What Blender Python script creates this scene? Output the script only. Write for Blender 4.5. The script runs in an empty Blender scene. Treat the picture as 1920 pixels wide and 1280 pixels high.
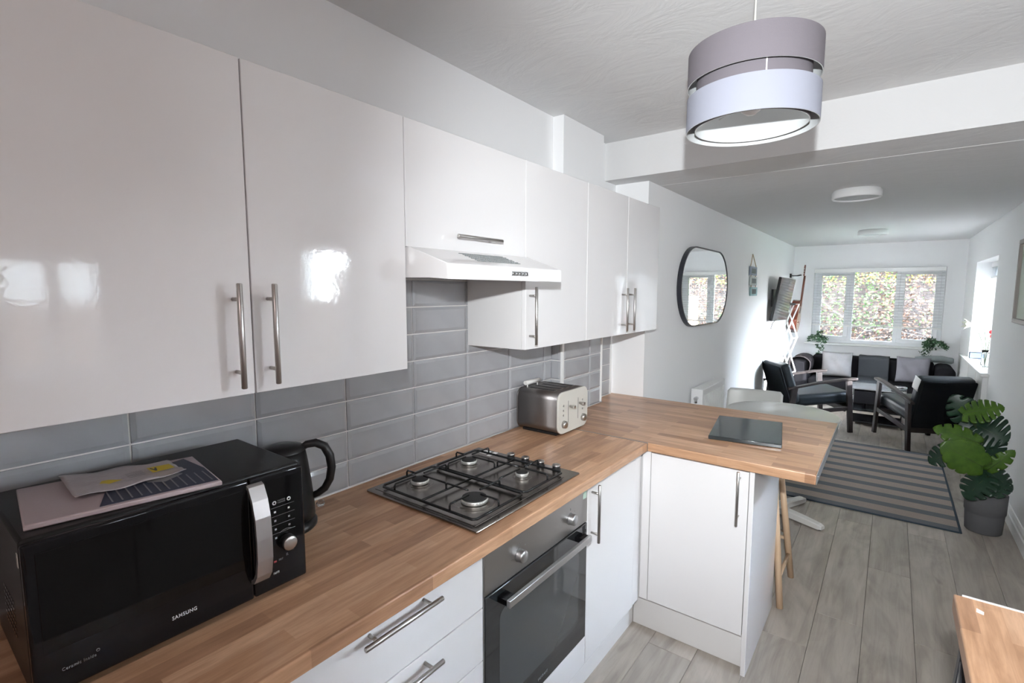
import bpy, bmesh, math, random
from mathutils import Vector, Matrix, Euler
random.seed(7)
scn = bpy.context.scene
COL = scn.collection
R = math.radians

# ------------------------------------------------------------------ camera
cam_d = bpy.data.cameras.new('camera'); cam = bpy.data.objects.new('camera', cam_d); COL.objects.link(cam)
cam_d.sensor_width = 36.0; cam_d.lens = 936.12 / 1920 * 36.0; cam_d.clip_start = 0.02; cam_d.clip_end = 200
cam.location = (1.4374, -0.1636, 1.5763)
cam.rotation_euler = (R(90 - 5.7983), R(-0.08), R(37.2321))
scn.camera = cam
# ------------------------------------------------------------------ view
scn.view_settings.view_transform = 'Standard'; scn.view_settings.look = 'None'
scn.view_settings.gamma = 1.0; scn.view_settings.exposure = 0.74
scn.cycles.max_bounces = 14; scn.cycles.diffuse_bounces = 10; scn.cycles.glossy_bounces = 6
try: scn.view_settings.use_curve_mapping = False
except Exception: pass
# ------------------------------------------------------------------ sky and sun
SUN_DIR = Vector((-1.0, 0.20, -0.31)).normalized()
w = bpy.data.worlds.new('sky'); scn.world = w; w.use_nodes = True
nt = w.node_tree; nt.nodes.clear()
wo = nt.nodes.new('ShaderNodeOutputWorld'); wb = nt.nodes.new('ShaderNodeBackground')
# bright hazy winter sky, a little deeper blue towards the zenith
tcw = nt.nodes.new('ShaderNodeTexCoord'); spw = nt.nodes.new('ShaderNodeSeparateXYZ'); rw = nt.nodes.new('ShaderNodeValToRGB')
nt.links.new(tcw.outputs['Generated'], spw.inputs[0]); nt.links.new(spw.outputs['Z'], rw.inputs[0])
rw.color_ramp.elements[0].position = 0.0; rw.color_ramp.elements[0].color = (0.86, 0.94, 1.0, 1)
rw.color_ramp.elements[1].position = 0.9; rw.color_ramp.elements[1].color = (0.50, 0.68, 0.95, 1)
nt.links.new(rw.outputs[0], wb.inputs[0]); wb.inputs[1].default_value = 62.0
nt.links.new(wb.outputs[0], wo.inputs[0])
sl = bpy.data.lights.new('sun', 'SUN'); sl.energy = 34.0; sl.color = (0.93, 0.96, 1.0); sl.angle = R(0.6)
so = bpy.data.objects.new('sun', sl); COL.objects.link(so)
so.rotation_euler = SUN_DIR.to_track_quat('-Z', 'Y').to_euler(); so.location = (8, 5, 6)
# the photographer's flash, a hand above the lens
fl = bpy.data.lights.new('flash', 'SPOT'); fl.energy = 158; fl.color = (0.93, 0.97, 1.0)
fl.shadow_soft_size = 0.016; fl.spot_size = R(103); fl.spot_blend = 1.0
fo = bpy.data.objects.new('flash', fl); COL.objects.link(fo); fo.location = (1.458, -0.195, 1.775)
fo.rotation_euler = (R(90 - 4), 0, R(5))

# warm pink fill light added behind the camera, no known lamp there
al = bpy.data.lights.new('rear_fill_light', 'AREA'); al.shape = 'DISK'; al.size = .28; al.energy = 4.4; al.color = (1.0, 0.83, 0.80)
ao = bpy.data.objects.new('rear_fill_light', al); COL.objects.link(ao); ao.location = (1.45, -1.15, 2.37); ao.rotation_euler = (R(20), 0, 0)

# ------------------------------------------------------------------ materials
def new_mat(name):
    m = bpy.data.materials.new(name); m.use_nodes = True
    n = m.node_tree.nodes; n.clear()
    o = n.new('ShaderNodeOutputMaterial'); p = n.new('ShaderNodeBsdfPrincipled')
    m.node_tree.links.new(p.outputs[0], o.inputs[0])
    return m, m.node_tree, p
def coords(nt, scale=(1, 1, 1), rot=(0, 0, 0), rnd=False):
    tc = nt.nodes.new('ShaderNodeTexCoord'); mp = nt.nodes.new('ShaderNodeMapping')
    mp.inputs['Scale'].default_value = scale; mp.inputs['Rotation'].default_value = rot
    src = tc.outputs['Object']
    if rnd:
        oi = nt.nodes.new('ShaderNodeObjectInfo'); ml = nt.nodes.new('ShaderNodeMath'); ml.operation = 'MULTIPLY'
        ml.inputs[1].default_value = 37.0; nt.links.new(oi.outputs['Random'], ml.inputs[0])
        ad = nt.nodes.new('ShaderNodeVectorMath'); ad.operation = 'ADD'
        nt.links.new(src, ad.inputs[0]); nt.links.new(ml.outputs[0], ad.inputs[1]); src = ad.outputs[0]
    nt.links.new(src, mp.inputs[0]); return mp.outputs[0]
def ramp(nt, fac, stops):
    r = nt.nodes.new('ShaderNodeValToRGB'); e = r.color_ramp.elements
    e[0].position, e[0].color = stops[0][0], (*stops[0][1], 1); e[1].position, e[1].color = stops[-1][0], (*stops[-1][1], 1)
    for s in stops[1:-1]:
        x = e.new(s[0]); x.color = (*s[1], 1)
    nt.links.new(fac, r.inputs[0]); return r.outputs[0]
def noise(nt, vec, scale, detail=3, rough=0.5, dist=0.0):
    n = nt.nodes.new('ShaderNodeTexNoise'); n.inputs['Scale'].default_value = scale
    n.inputs['Detail'].default_value = detail; n.inputs['Roughness'].default_value = rough
    n.inputs['Distortion'].default_value = dist
    if vec: nt.links.new(vec, n.inputs['Vector'])
    return n.outputs['Fac']
def bump(nt, p, h, strength, dist=0.01):
    b = nt.nodes.new('ShaderNodeBump'); b.inputs['Strength'].default_value = strength; b.inputs['Distance'].default_value = dist
    nt.links.new(h, b.inputs['Height']); nt.links.new(b.outputs[0], p.inputs['Normal'])
def mixc(nt, fac, a, b, mode='MIX'):
    m = nt.nodes.new('ShaderNodeMix'); m.data_type = 'RGBA'; m.blend_type = mode
    for i, v in ((0, fac), (6, a), (7, b)):
        if hasattr(v, 'links') or hasattr(v, 'is_linked'): nt.links.new(v, m.inputs[i])
        elif i == 0: m.inputs[0].default_value = v
        else: m.inputs[i].default_value = (*v, 1)
    return m.outputs[2]
def simple(name, col, rough=0.5, metal=0.0, spec=0.5, bmp=None, coat=0.0, var=0.0, trans=0.0, ior=1.45):
    m, nt, p = new_mat(name)
    p.inputs['Base Color'].default_value = (*col, 1); p.inputs['Roughness'].default_value = rough
    p.inputs['Metallic'].default_value = metal; p.inputs['Specular IOR Level'].default_value = spec
    p.inputs['Coat Weight'].default_value = coat; p.inputs['Coat Roughness'].default_value = 0.05
    p.inputs['Transmission Weight'].default_value = trans; p.inputs['IOR'].default_value = ior
    if var:
        f = noise(nt, coords(nt), 9, 4)
        c = ramp(nt, f, [(0.3, tuple(x * (1 - var) for x in col)), (0.7, tuple(min(1, x * (1 + var)) for x in col))])
        nt.links.new(c, p.inputs['Base Color'])
    if bmp: bump(nt, p, noise(nt, coords(nt), bmp[0], 3), bmp[1], bmp[2] if len(bmp) > 2 else 0.003)
    return m
M = {}
M['wall'] = simple('wall_paint', (0.87, 0.875, 0.88), 0.7, spec=0.25, bmp=(60, 0.12, 0.002))
M['ceiling'] = simple('ceiling_paint', (0.69, 0.69, 0.69), 0.8, spec=0.2)
nt = M['ceiling'].node_tree; p = [x for x in nt.nodes if x.type == 'BSDF_PRINCIPLED'][0]
bump(nt, p, noise(nt, coords(nt, (1, 1.6, 1), (0, 0, 0.5)), 3.2, 5, 0.65, 1.4), 0.35, 0.012)
M['door'] = simple('white_gloss', (0.80, 0.79, 0.79), 0.06, spec=0.55, bmp=(95, 0.05, 0.002))
M['carcass'] = simple('white_melamine', (0.74, 0.73, 0.725), 0.35)
M['plinth'] = simple('white_plinth', (0.78, 0.77, 0.76), 0.3)
M['trimwhite'] = simple('white_trim', (0.8, 0.8, 0.79), 0.35)
M['upvc'] = simple('white_upvc', (0.82, 0.84, 0.86), 0.25)
M['slat'] = simple('white_slat', (0.62, 0.64, 0.66), 0.4)
M['grout'] = simple('grout', (0.80, 0.78, 0.75), 0.85)
M['tile'] = simple('grey_glaze', (0.40, 0.405, 0.42), 0.07, spec=0.6, bmp=(14, 0.05, 0.003), var=0.05)
M['steel'] = simple('brushed_steel', (0.50, 0.48, 0.46), 0.3, 1.0, bmp=(300, 0.03, 0.001))
M['darksteel'] = simple('dark_brushed_steel', (0.47, 0.46, 0.45), 0.34, 1.0)
M['chrome'] = simple('chrome', (0.75, 0.75, 0.76), 0.12, 1.0)
M['alu'] = simple('aluminium', (0.62, 0.63, 0.64), 0.35, 1.0)
M['black'] = simple('black_plastic', (0.012, 0.012, 0.013), 0.35)
M['blackcase'] = simple('black_painted_metal', (0.009, 0.009, 0.009), 0.35, spec=0.3, bmp=(200, 0.02))
M['blackgloss'] = simple('black_gloss', (0.006, 0.006, 0.007), 0.08, spec=0.3)
M['enamel'] = simple('black_enamel_wire', (0.012, 0.013, 0.014), 0.22)
M['burner'] = simple('burner_aluminium', (0.72, 0.72, 0.7), 0.4, 0.8)
M['burnercap'] = simple('burner_cap', (0.02, 0.02, 0.02), 0.55)
M['darkglass'] = simple('oven_glass', (0.02, 0.022, 0.024), 0.04, spec=0.9)
M['ovenwindow'] = simple('oven_window', (0.055, 0.062, 0.064), 0.04, spec=1.0)
M['mwglass'] = simple('microwave_door_glass', (0.004, 0.004, 0.004), 0.05, spec=0.3)
M['cream'] = simple('cream_enamel', (0.62, 0.61, 0.56), 0.25)
M['toaststeel'] = simple('toaster_steel', (0.25, 0.235, 0.23), 0.42, 1.0)
M['silver'] = simple('silver_plastic', (0.40, 0.375, 0.365), 0.38, 0.85)
M['greyglass'] = simple('grey_glass_top', (0.22, 0.21, 0.20), 0.12)
M['film'] = simple('pale_film', (0.42, 0.38, 0.39), 0.35, bmp=(60, 0.4, 0.004), coat=0.4)
M['print'] = simple('white_print', (0.62, 0.62, 0.62), 0.5)
M['printdim'] = simple('grey_print', (0.22, 0.22, 0.22), 0.5)
M['redprint'] = simple('red_print', (0.35, 0.03, 0.03), 0.5)
M['granite'] = simple('dark_granite', (0.035, 0.042, 0.045), 0.12, var=0.35)
M['hobsteel'] = simple('hob_steel', (0.36, 0.335, 0.31), 0.26, 1.0)
M['leather'] = simple('black_leather', (0.010, 0.013, 0.015), 0.42, spec=0.25, bmp=(120, 0.15, 0.002))
M['chairback'] = simple('black_cloth', (0.007, 0.008, 0.009), 0.8, spec=0.1)
M['darkwood'] = simple('dark_stained_wood', (0.020, 0.015, 0.014), 0.45, spec=0.22, var=0.3)
M['sofa'] = simple('black_sofa_cloth', (0.011, 0.0105, 0.012), 0.95, spec=0.08, bmp=(220, 0.3))
M['throwbrown'] = simple('charcoal_brown_throw', (0.028, 0.023, 0.024), 0.95, spec=0.15, bmp=(90, 0.5, 0.004))
M['throwgrey'] = simple('dark_grey_blanket', (0.05, 0.054, 0.06), 0.95, spec=0.15, bmp=(160, 0.5, 0.003))
M['cushion'] = simple('grey_velvet', (0.21, 0.20, 0.20), 0.75, spec=0.15, bmp=(40, 0.3, 0.006), var=0.08)
M['cushion2'] = simple('grey_lilac_velvet', (0.18, 0.175, 0.195), 0.75, spec=0.15, bmp=(40, 0.3, 0.006), var=0.08)
M['rollgrey'] = simple('pale_grey_fleece', (0.16, 0.18, 0.18), 0.95, spec=0.15, bmp=(90, 0.5, 0.005))
M['tabletop'] = simple('white_laminate', (0.64, 0.65, 0.62), 0.3)
M['whitemetal'] = simple('white_powder_coat', (0.7, 0.69, 0.66), 0.4)
M['lightwood'] = simple('pale_beech', (0.62, 0.44, 0.29), 0.45, var=0.06)
M['pot'] = simple('grey_pot', (0.12, 0.12, 0.125), 0.85, spec=0.2)
M['soil'] = simple('dark_soil', (0.02, 0.016, 0.013), 0.9, bmp=(80, 1.0, 0.01))
M['stem'] = simple('plant_stem', (0.045, 0.07, 0.025), 0.5)
M['twig'] = simple('pale_twig', (0.10, 0.09, 0.08), 0.8)
M['bark'] = simple('brown_bark', (0.10, 0.07, 0.05), 0.9)
M['mirror'] = simple('mirror_glass', (0.93, 0.95, 0.94), 0.0, 1.0)
M['mirrorframe'] = simple('black_frame_metal', (0.02, 0.022, 0.03), 0.35)
M['white'] = simple('plain_white', (0.8, 0.8, 0.8), 0.5)
M['rope'] = simple('jute_rope', (0.45, 0.33, 0.2), 0.9)
M['guitarbody'] = simple('mahogany_varnish', (0.13, 0.025, 0.012), 0.2, coat=0.5)
M['guitartop'] = simple('spruce_top', (0.45, 0.25, 0.13), 0.25, coat=0.4)
M['guitarneck'] = simple('guitar_neck_wood', (0.13, 0.035, 0.018), 0.3)
M['screen'] = simple('tv_screen', (0.01, 0.011, 0.013), 0.09, spec=1.0)
M['paleframe'] = simple('grey_wood_frame', (0.33, 0.30, 0.28), 0.6)
M['clearglass'] = simple('clear_glass', (0.95, 0.97, 0.97), 0.0, trans=1.0, ior=1.45)
M['petal'] = simple('white_petal', (0.80, 0.80, 0.70), 0.6)
M['redpetal'] = simple('red_petal', (0.6, 0.06, 0.07), 0.6)
M['clock'] = simple('dark_blue_device', (0.04, 0.05, 0.07), 0.3)
M['plaster_print'] = simple('pale_print', (0.45, 0.5, 0.42), 0.6)
M['shade_top'] = simple('mauve_grey_fabric', (0.15, 0.135, 0.15), 0.9, bmp=(400, 0.2, 0.001))
M['shade_low'] = simple('pale_grey_fabric', (0.27, 0.28, 0.33), 0.9, bmp=(400, 0.2, 0.001))
M['shade_in'] = simple('white_shade_lining', (0.62, 0.64, 0.64), 0.6)
M['ground'] = simple('garden_turf', (0.10, 0.12, 0.07), 0.9, bmp=(12, 0.8, 0.03), var=0.3)
M['bank'] = simple('brown_bank', (0.022, 0.014, 0.01), 0.95, bmp=(14, 0.9, 0.05), var=0.45)
M['fencewood'] = simple('orange_fence_wood', (0.22, 0.13, 0.065), 0.8, var=0.2)
M['brickout'] = simple('pale_render', (0.6, 0.57, 0.52), 0.9)
M['yellowlabel'] = simple('yellow_label', (0.55, 0.42, 0.03), 0.5)
M['navyprint'] = simple('navy_print', (0.03, 0.035, 0.06), 0.4)
M['pinkpack'] = simple('pink_packet', (0.46, 0.38, 0.39), 0.35, bmp=(150, 0.2, 0.002), coat=0.3)
M['sticker'] = simple('pale_green_sticker', (0.5, 0.65, 0.55), 0.5)
# thin window glass: clear pane
def glass_mat():
    m = bpy.data.materials.new('window_glass'); m.use_nodes = True; n = m.node_tree.nodes; n.clear()
    o = n.new('ShaderNodeOutputMaterial'); t = n.new('ShaderNodeBsdfTransparent'); g = n.new('ShaderNodeBsdfGlossy')
    g.inputs['Roughness'].default_value = 0.0; fr = n.new('ShaderNodeFresnel'); fr.inputs[0].default_value = 1.45
    mx = n.new('ShaderNodeMixShader'); L = m.node_tree.links
    L.new(fr.outputs[0], mx.inputs[0]); L.new(t.outputs[0], mx.inputs[1]); L.new(g.outputs[0], mx.inputs[2]); L.new(mx.outputs[0], o.inputs[0])
    return m
M['glass'] = glass_mat()
def oak(name, rotz):
    m, nt, p = new_mat(name)
    v = coords(nt, (1, 1, 1), (0, 0, rotz))
    b = nt.nodes.new('ShaderNodeTexBrick'); nt.links.new(v, b.inputs['Vector'])
    b.inputs['Color1'].default_value = (0, 0, 0, 1); b.inputs['Color2'].default_value = (1, 1, 1, 1); b.inputs['Mortar'].default_value = (.5, .5, .5, 1)
    b.inputs['Scale'].default_value = 1.0; b.inputs['Mortar Size'].default_value = 0.0; b.inputs['Bias'].default_value = 0.0
    b.inputs['Brick Width'].default_value = 0.31; b.inputs['Row Height'].default_value = 0.044; b.offset = 0.37
    g = noise(nt, coords(nt, (70, 5, 70) if rotz else (5, 70, 70)), 1.0, 5, 0.65, 0.6)
    g2 = noise(nt, coords(nt, (9, 1.5, 9) if rotz else (1.5, 9, 9)), 2.0, 3, 0.5, 1.5)
    tone = ramp(nt, b.outputs['Color'], [(0.0, (0.38, 0.215, 0.128)), (0.35, (0.50, 0.295, 0.175)), (0.7, (0.57, 0.345, 0.21)), (1.0, (0.64, 0.41, 0.265))])
    gr = ramp(nt, g, [(0.3, (0.74, 0.70, 0.66)), (0.65, (1.05, 1.05, 1.05))])
    g3 = ramp(nt, g2, [(0.35, (0.86, 0.83, 0.8)), (0.6, (1.03, 1.03, 1.03))])
    c = mixc(nt, 1.0, mixc(nt, 1.0, tone, gr, 'MULTIPLY'), g3, 'MULTIPLY')
    nt.links.new(c, p.inputs['Base Color']); p.inputs['Roughness'].default_value = 0.3; p.inputs['Specular IOR Level'].default_value = 0.4
    bump(nt, p, g, 0.04, 0.001)
    return m
M['oak_y'] = oak('oak_laminate_lengthwise', R(90)); M['oak_x'] = oak('oak_laminate_crosswise', 0)
M['oak_edge'] = simple('oak_end_edge', (0.55, 0.33, 0.17), 0.4, var=0.1)
def floor_mat():
    m, nt, p = new_mat('grey_oak_laminate')
    v = coords(nt, (22, 1.6, 1), rnd=True); g = noise(nt, v, 1.2, 6, 0.65, 0.9)
    v2 = coords(nt, (3.5, 1.1, 1), rnd=True); k = noise(nt, v2, 1.6, 3, 0.5, 2.0)
    v3 = coords(nt, (9, 4, 1), rnd=True); kn = noise(nt, v3, 0.9, 2, 0.4, 0.5)
    base = ramp(nt, g, [(0.25, (0.31, 0.275, 0.24)), (0.5, (0.41, 0.37, 0.325)), (0.8, (0.48, 0.44, 0.395))])
    pat = ramp(nt, k, [(0.35, (0.80, 0.80, 0.80)), (0.6, (1.0, 1.0, 1.0))])
    knot = ramp(nt, kn, [(0.22, (0.55, 0.53, 0.5)), (0.31, (1, 1, 1))])
    oi = nt.nodes.new('ShaderNodeObjectInfo')
    tint = ramp(nt, oi.outputs['Random'], [(0, (0.88, 0.88, 0.88)), (1, (1.10, 1.09, 1.07))])
    c = mixc(nt, 1.0, mixc(nt, 1.0, mixc(nt, 1.0, base, pat, 'MULTIPLY'), knot, 'MULTIPLY'), tint, 'MULTIPLY')
    nt.links.new(c, p.inputs['Base Color']); p.inputs['Roughness'].default_value = 0.42; p.inputs['Specular IOR Level'].default_value = 0.35
    bump(nt, p, g, 0.08, 0.001)
    return m
M['floor'] = floor_mat()
def rug_mat():
    m, nt, p = new_mat('striped_flatweave')
    tc = nt.nodes.new('ShaderNodeTexCoord'); sp = nt.nodes.new('ShaderNodeSeparateXYZ'); nt.links.new(tc.outputs['Object'], sp.inputs[0])
    a = nt.nodes.new('ShaderNodeMath'); a.operation = 'MULTIPLY'; a.inputs[1].default_value = 1 / 0.205; nt.links.new(sp.outputs['Y'], a.inputs[0])
    f = nt.nodes.new('ShaderNodeMath'); f.operation = 'FRACT'; nt.links.new(a.outputs[0], f.inputs[0])
    s = nt.nodes.new('ShaderNodeMath'); s.operation = 'LESS_THAN'; s.inputs[1].default_value = 0.42; nt.links.new(f.outputs[0], s.inputs[0])
    wv = noise(nt, coords(nt, (260, 90, 1)), 1.0, 2)
    st = mixc(nt, s.outputs[0], (0.34, 0.285, 0.245), (0.125, 0.135, 0.155))
    wr = ramp(nt, wv, [(0.3, (0.82, 0.82, 0.82)), (0.7, (1.1, 1.1, 1.1))])
    nt.links.new(mixc(nt, 1.0, st, wr, 'MULTIPLY'), p.inputs['Base Color']); p.inputs['Roughness'].default_value = 0.95
    bump(nt, p, wv, 0.5, 0.003)
    return m
M['rug'] = rug_mat(); M['rugedge'] = simple('navy_rug_binding', (0.035, 0.055, 0.075), 0.9)
def leaf_mat(name, c1, c2, rough=0.35, sc=18):
    m, nt, p = new_mat(name)
    f = noise(nt, coords(nt, rnd=False), sc, 4, 0.6)
    nt.links.new(ramp(nt, f, [(0.3, c1), (0.7, c2)]), p.inputs['Base Color']); p.inputs['Roughness'].default_value = rough
    if sc != 18: p.inputs['Specular IOR Level'].default_value = .1
    return m
M['leafdark'] = leaf_mat('dark_green_leaf', (0.006, 0.022, 0.012), (0.012, 0.045, 0.022))
M['leafbright'] = leaf_mat('bright_green_leaf', (0.030, 0.085, 0.005), (0.065, 0.14, 0.010))
M['leaftrail'] = leaf_mat('trailing_green_leaf', (0.02, 0.06, 0.025), (0.05, 0.12, 0.05))
M['h_green'] = leaf_mat('hedge_green', (0.018, 0.036, 0.012), (0.07, 0.105, 0.035), 0.9, 17)
M['h_yellow'] = leaf_mat('hedge_yellow', (0.10, 0.08, 0.01), (0.22, 0.17, 0.025), 0.9, 17)
M['h_brown'] = leaf_mat('hedge_russet', (0.035, 0.018, 0.011), (0.10, 0.055, 0.036), 0.9, 17)

# ------------------------------------------------------------------ geometry helpers
class MB:
    def __init__(s): s.bm = bmesh.new(); s.mi = 0
    def _f(s, fs, smooth):
        for f in fs: f.material_index = s.mi; f.smooth = smooth
    def box(s, x0, x1, y0, y1, z0, z1, bev=0.0, seg=2, mat=None):
        v = [s.bm.verts.new(c) for c in ((x0,y0,z0),(x1,y0,z0),(x1,y1,z0),(x0,y1,z0),(x0,y0,z1),(x1,y0,z1),(x1,y1,z1),(x0,y1,z1))]
        if mat is not None:
            for q in v: q.co = mat @ q.co
        fs = [s.bm.faces.new([v[i] for i in q]) for q in ((0,3,2,1),(4,5,6,7),(0,1,5,4),(1,2,6,5),(2,3,7,6),(3,0,4,7))]
        s._f(fs, False)
        if bev > 0:
            es = list({e for f in fs for e in f.edges})
            r = bmesh.ops.bevel(s.bm, geom=es, offset=bev, segments=seg, affect='EDGES', profile=0.5, clamp_overlap=True)
            s._f(r['faces'], True if seg > 1 else False)
        return s
    def bar(s, p, q, wd, ht, bev=0.0, up=(0,0,1), seg=2):
        p, q = Vector(p), Vector(q); d = (q - p); L = d.length; d.normalize()
        u = Vector(up); sd = d.cross(u)
        if sd.length < 1e-4: sd = d.cross(Vector((1,0,0)))
        sd.normalize(); u = sd.cross(d).normalized()
        m = Matrix(((sd.x, d.x, u.x, p.x), (sd.y, d.y, u.y, p.y), (sd.z, d.z, u.z, p.z), (0,0,0,1)))
        return s.box(-wd/2, wd/2, 0, L, -ht/2, ht/2, bev, seg, m)
    def tube(s, pts, r, n=10, caps=True, closed=False):
        pts = [Vector(p) for p in pts]; k = len(pts); rr = r if isinstance(r, (list, tuple)) else [r] * k
        rings = []; prev = None
        for i, p in enumerate(pts):
            if closed: t = pts[(i+1) % k] - pts[i-1]
            else: t = pts[min(i+1, k-1)] - pts[max(i-1, 0)]
            if t.length < 1e-9: t = Vector((0,0,1))
            t.normalize()
            if prev is None:
                a = t.cross(Vector((0,0,1)))
                if a.length < 1e-3: a = t.cross(Vector((1,0,0)))
            else: a = prev - t * prev.dot(t)
            if a.length < 1e-6: a = t.orthogonal()
            a.normalize(); prev = a; b = t.cross(a)
            rings.append([s.bm.verts.new(p + (a * math.cos(2*math.pi*j/n) + b * math.sin(2*math.pi*j/n)) * rr[i]) for j in range(n)])
        fs = []
        m = k if closed else k - 1
        for i in range(m):
            A, B = rings[i], rings[(i+1) % k]
            for j in range(n): fs.append(s.bm.faces.new((A[j], A[(j+1)%n], B[(j+1)%n], B[j])))
        s._f(fs, n > 4)
        if caps and not closed:
            s._f([s.bm.faces.new(rings[0][::-1]), s.bm.faces.new(rings[-1])], False)
        return s
    def cyl(s, p, q, r, r2=None, n=24): return s.tube([p, q], [r, r if r2 is None else r2], n)
    def lathe(s, prof, c=(0,0,0), n=32, smooth=True, axis='z', cap=False):
        c = Vector(c); rings = []
        for (r, h) in prof:
            ring = []
            for j in range(n):
                a = 2*math.pi*j/n; x, y = r*math.cos(a), r*math.sin(a)
                v = {'z': (x, y, h), 'x': (h, x, y), 'y': (y, h, x)}[axis]
                ring.append(s.bm.verts.new(c + Vector(v)))
            rings.append(ring)
        fs = []
        for A, B in zip(rings, rings[1:]):
            for j in range(n): fs.append(s.bm.faces.new((A[j], A[(j+1)%n], B[(j+1)%n], B[j])))
        s._f(fs, smooth)
        if cap: s._f([s.bm.faces.new(rings[0][::-1]), s.bm.faces.new(rings[-1])], False)
        return s
    def prism(s, poly, h0, h1, axis='z', bev=0.0, smooth_side=False, mat=None):
        def mk(a, b, h): return {'z': (a, b, h), 'x': (h, a, b), 'y': (a, h, b)}[axis]
        A = [s.bm.verts.new(mk(a, b, h0)) for a, b in poly]; B = [s.bm.verts.new(mk(a, b, h1)) for a, b in poly]
        if mat is not None:
            for q in A + B: q.co = mat @ q.co
        n = len(poly); fs = [s.bm.faces.new((A[i], A[(i+1)%n], B[(i+1)%n], B[i])) for i in range(n)]
        s._f(fs, smooth_side); c = [s.bm.faces.new(A[::-1]), s.bm.faces.new(B)]; s._f(c, False)
        if bev > 0:
            es = list({e for f in c for e in f.edges})
            r = bmesh.ops.bevel(s.bm, geom=es, offset=bev, segments=2, affect='EDGES', profile=0.5)
            s._f(r['faces'], True)
        return s
    def quad(s, *pts, smooth=False):
        f = s.bm.faces.new([s.bm.verts.new(p) for p in pts]); s._f([f], smooth); return s
    def grid(s, fn, nu, nv, smooth=True):
        V = [[s.bm.verts.new(fn(i/nu, j/nv)) for j in range(nv+1)] for i in range(nu+1)]
        s._f([s.bm.faces.new((V[i][j], V[i+1][j], V[i+1][j+1], V[i][j+1])) for i in range(nu) for j in range(nv)], smooth)
        return s
    def solid(s, t):
        bmesh.ops.recalc_face_normals(s.bm, faces=s.bm.faces)
        bmesh.ops.solidify(s.bm, geom=s.bm.faces[:], thickness=t); return s
    def build(s, name, mats, parent=None, loc=None, keep=False, local=False):
        """verts are world coordinates unless local; the object's origin goes to loc, or stays at its parent's."""
        bmesh.ops.recalc_face_normals(s.bm, faces=s.bm.faces)
        off = Vector((0,0,0))
        if not local:
            if loc is None:
                off = Vector((0,0,0)); q = parent
                while q is not None: off = off + q.location; q = q.parent
            else: off = Vector(loc)
            for v in s.bm.verts: v.co -= off
        me = bpy.data.meshes.new(name); s.bm.to_mesh(me); s.bm.free()
        for m in (mats if isinstance(mats, (list, tuple)) else [mats]): me.materials.append(M[m] if isinstance(m, str) else m)
        o = bpy.data.objects.new(name, me); COL.objects.link(o)
        if parent is not None: o.parent = parent
        elif loc is not None: o.location = loc
        return o
def tag(o, label=None, cat=None, group=None, kind=None):
    if label: o['label'] = label
    if cat: o['category'] = cat
    if group: o['group'] = group
    if kind: o['kind'] = kind
    return o
def thing(name, label, cat, loc, rz=0, group=None):
    o = bpy.data.objects.new(name, None); COL.objects.link(o); o.location = loc; o.rotation_euler = (0, 0, rz)
    o.empty_display_size = 0.1
    return tag(o, label, cat, group)
def strokes(name, x, y, z, w_, h_, n, mat, parent):
    # lettering too small to read in the photograph: a row of tiny strokes
    b = MB()
    for k in range(n):
        yy = y + w_*k/n; b.box(x, x + .0003, yy, yy + w_/n*.32, z, z + h_)
        if k % 2: b.box(x, x + .0003, yy, yy + w_/n*.72, z + h_*(.0 if k % 4 == 1 else .8), z + h_*(.18 if k % 4 == 1 else 1.0))
    return b.build(name, mat, parent)
def struct(o): o['kind'] = 'structure'; return o
def inst(me, name, parent, loc, rot=(0,0,0)):
    o = bpy.data.objects.new(name, me); COL.objects.link(o); o.parent = parent; o.location = loc; o.rotation_euler = rot; return o
def copy_tree(o, parent=None):
    c = o.copy(); COL.objects.link(c); c.parent = parent
    for ch in list(o.children): copy_tree(ch, c)
    return c
def text_mesh(txt, size, ext=0.0003, bold=0.0):
    cu = bpy.data.curves.new('txt', 'FONT'); cu.body = txt; cu.size = size; cu.extrude = ext; cu.offset = bold; cu.space_character = 1.14
    to = bpy.data.objects.new('txt', cu); COL.objects.link(to)
    bpy.context.view_layer.update()
    me = bpy.data.meshes.new_from_object(to.evaluated_get(bpy.context.evaluated_depsgraph_get()))
    bpy.data.objects.remove(to); return me
def text_obj(name, txt, size, mat, parent, wloc, rot, bold=0.0, ext=0.0003, sx=1.0):
    me = text_mesh(txt, size, ext, bold); me.materials.clear(); me.materials.append(M[mat])
    o = bpy.data.objects.new(name, me); COL.objects.link(o); o.parent = parent
    off = Vector((0,0,0)); q = parent
    while q is not None: off = off + q.location; q = q.parent
    o.location = Vector(wloc) - off; o.rotation_euler = rot; o.scale = (sx, 1, 1); return o

# ------------------------------------------------------------------ room shell
XN = 0.218; XR = 2.169; YN = 2.812; YB = 8.496; YF = -1.6; ZK = 2.46; ZL = 2.24; YBM = 2.66
b = MB(); b.box(-0.15, 0, YF - .15, YN, 0, 2.6)
wall_left = struct(b.build('wall_left', 'wall'))
b = MB(); b.box(-0.15, XN, YN, YB + .3, 0, 2.6); struct(b.build('wall_left', 'wall'))
b = MB()
def wall_x(b, x0, x1, y0, y1, z0, z1, holes):
    ys = y0
    for (ya, yb, za, zb) in sorted(holes):
        b.box(x0, x1, ys, ya, z0, z1)
        if za > z0: b.box(x0, x1, ya, yb, z0, za)
        b.box(x0, x1, ya, yb, zb, z1); ys = yb
    b.box(x0, x1, ys, y1, z0, z1)
W2 = (6.06, 7.53, 0.83, 1.90); W3 = (0.20, 0.64, 1.12, 1.76); D1 = (1.53, 2.20, 0.0, 2.0)
wall_x(b, XR, XR + .28, YF - .15, YB + .3, 0, 2.6, [W2, W3, D1])
struct(b.build('wall_right', 'wall'))
b = MB(); WB = (0.49, 1.98, 0.82, 1.90)
b.box(XN, WB[0], YB, YB + .3, 0, 2.6); b.box(WB[1], XR, YB, YB + .3, 0, 2.6)
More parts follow.
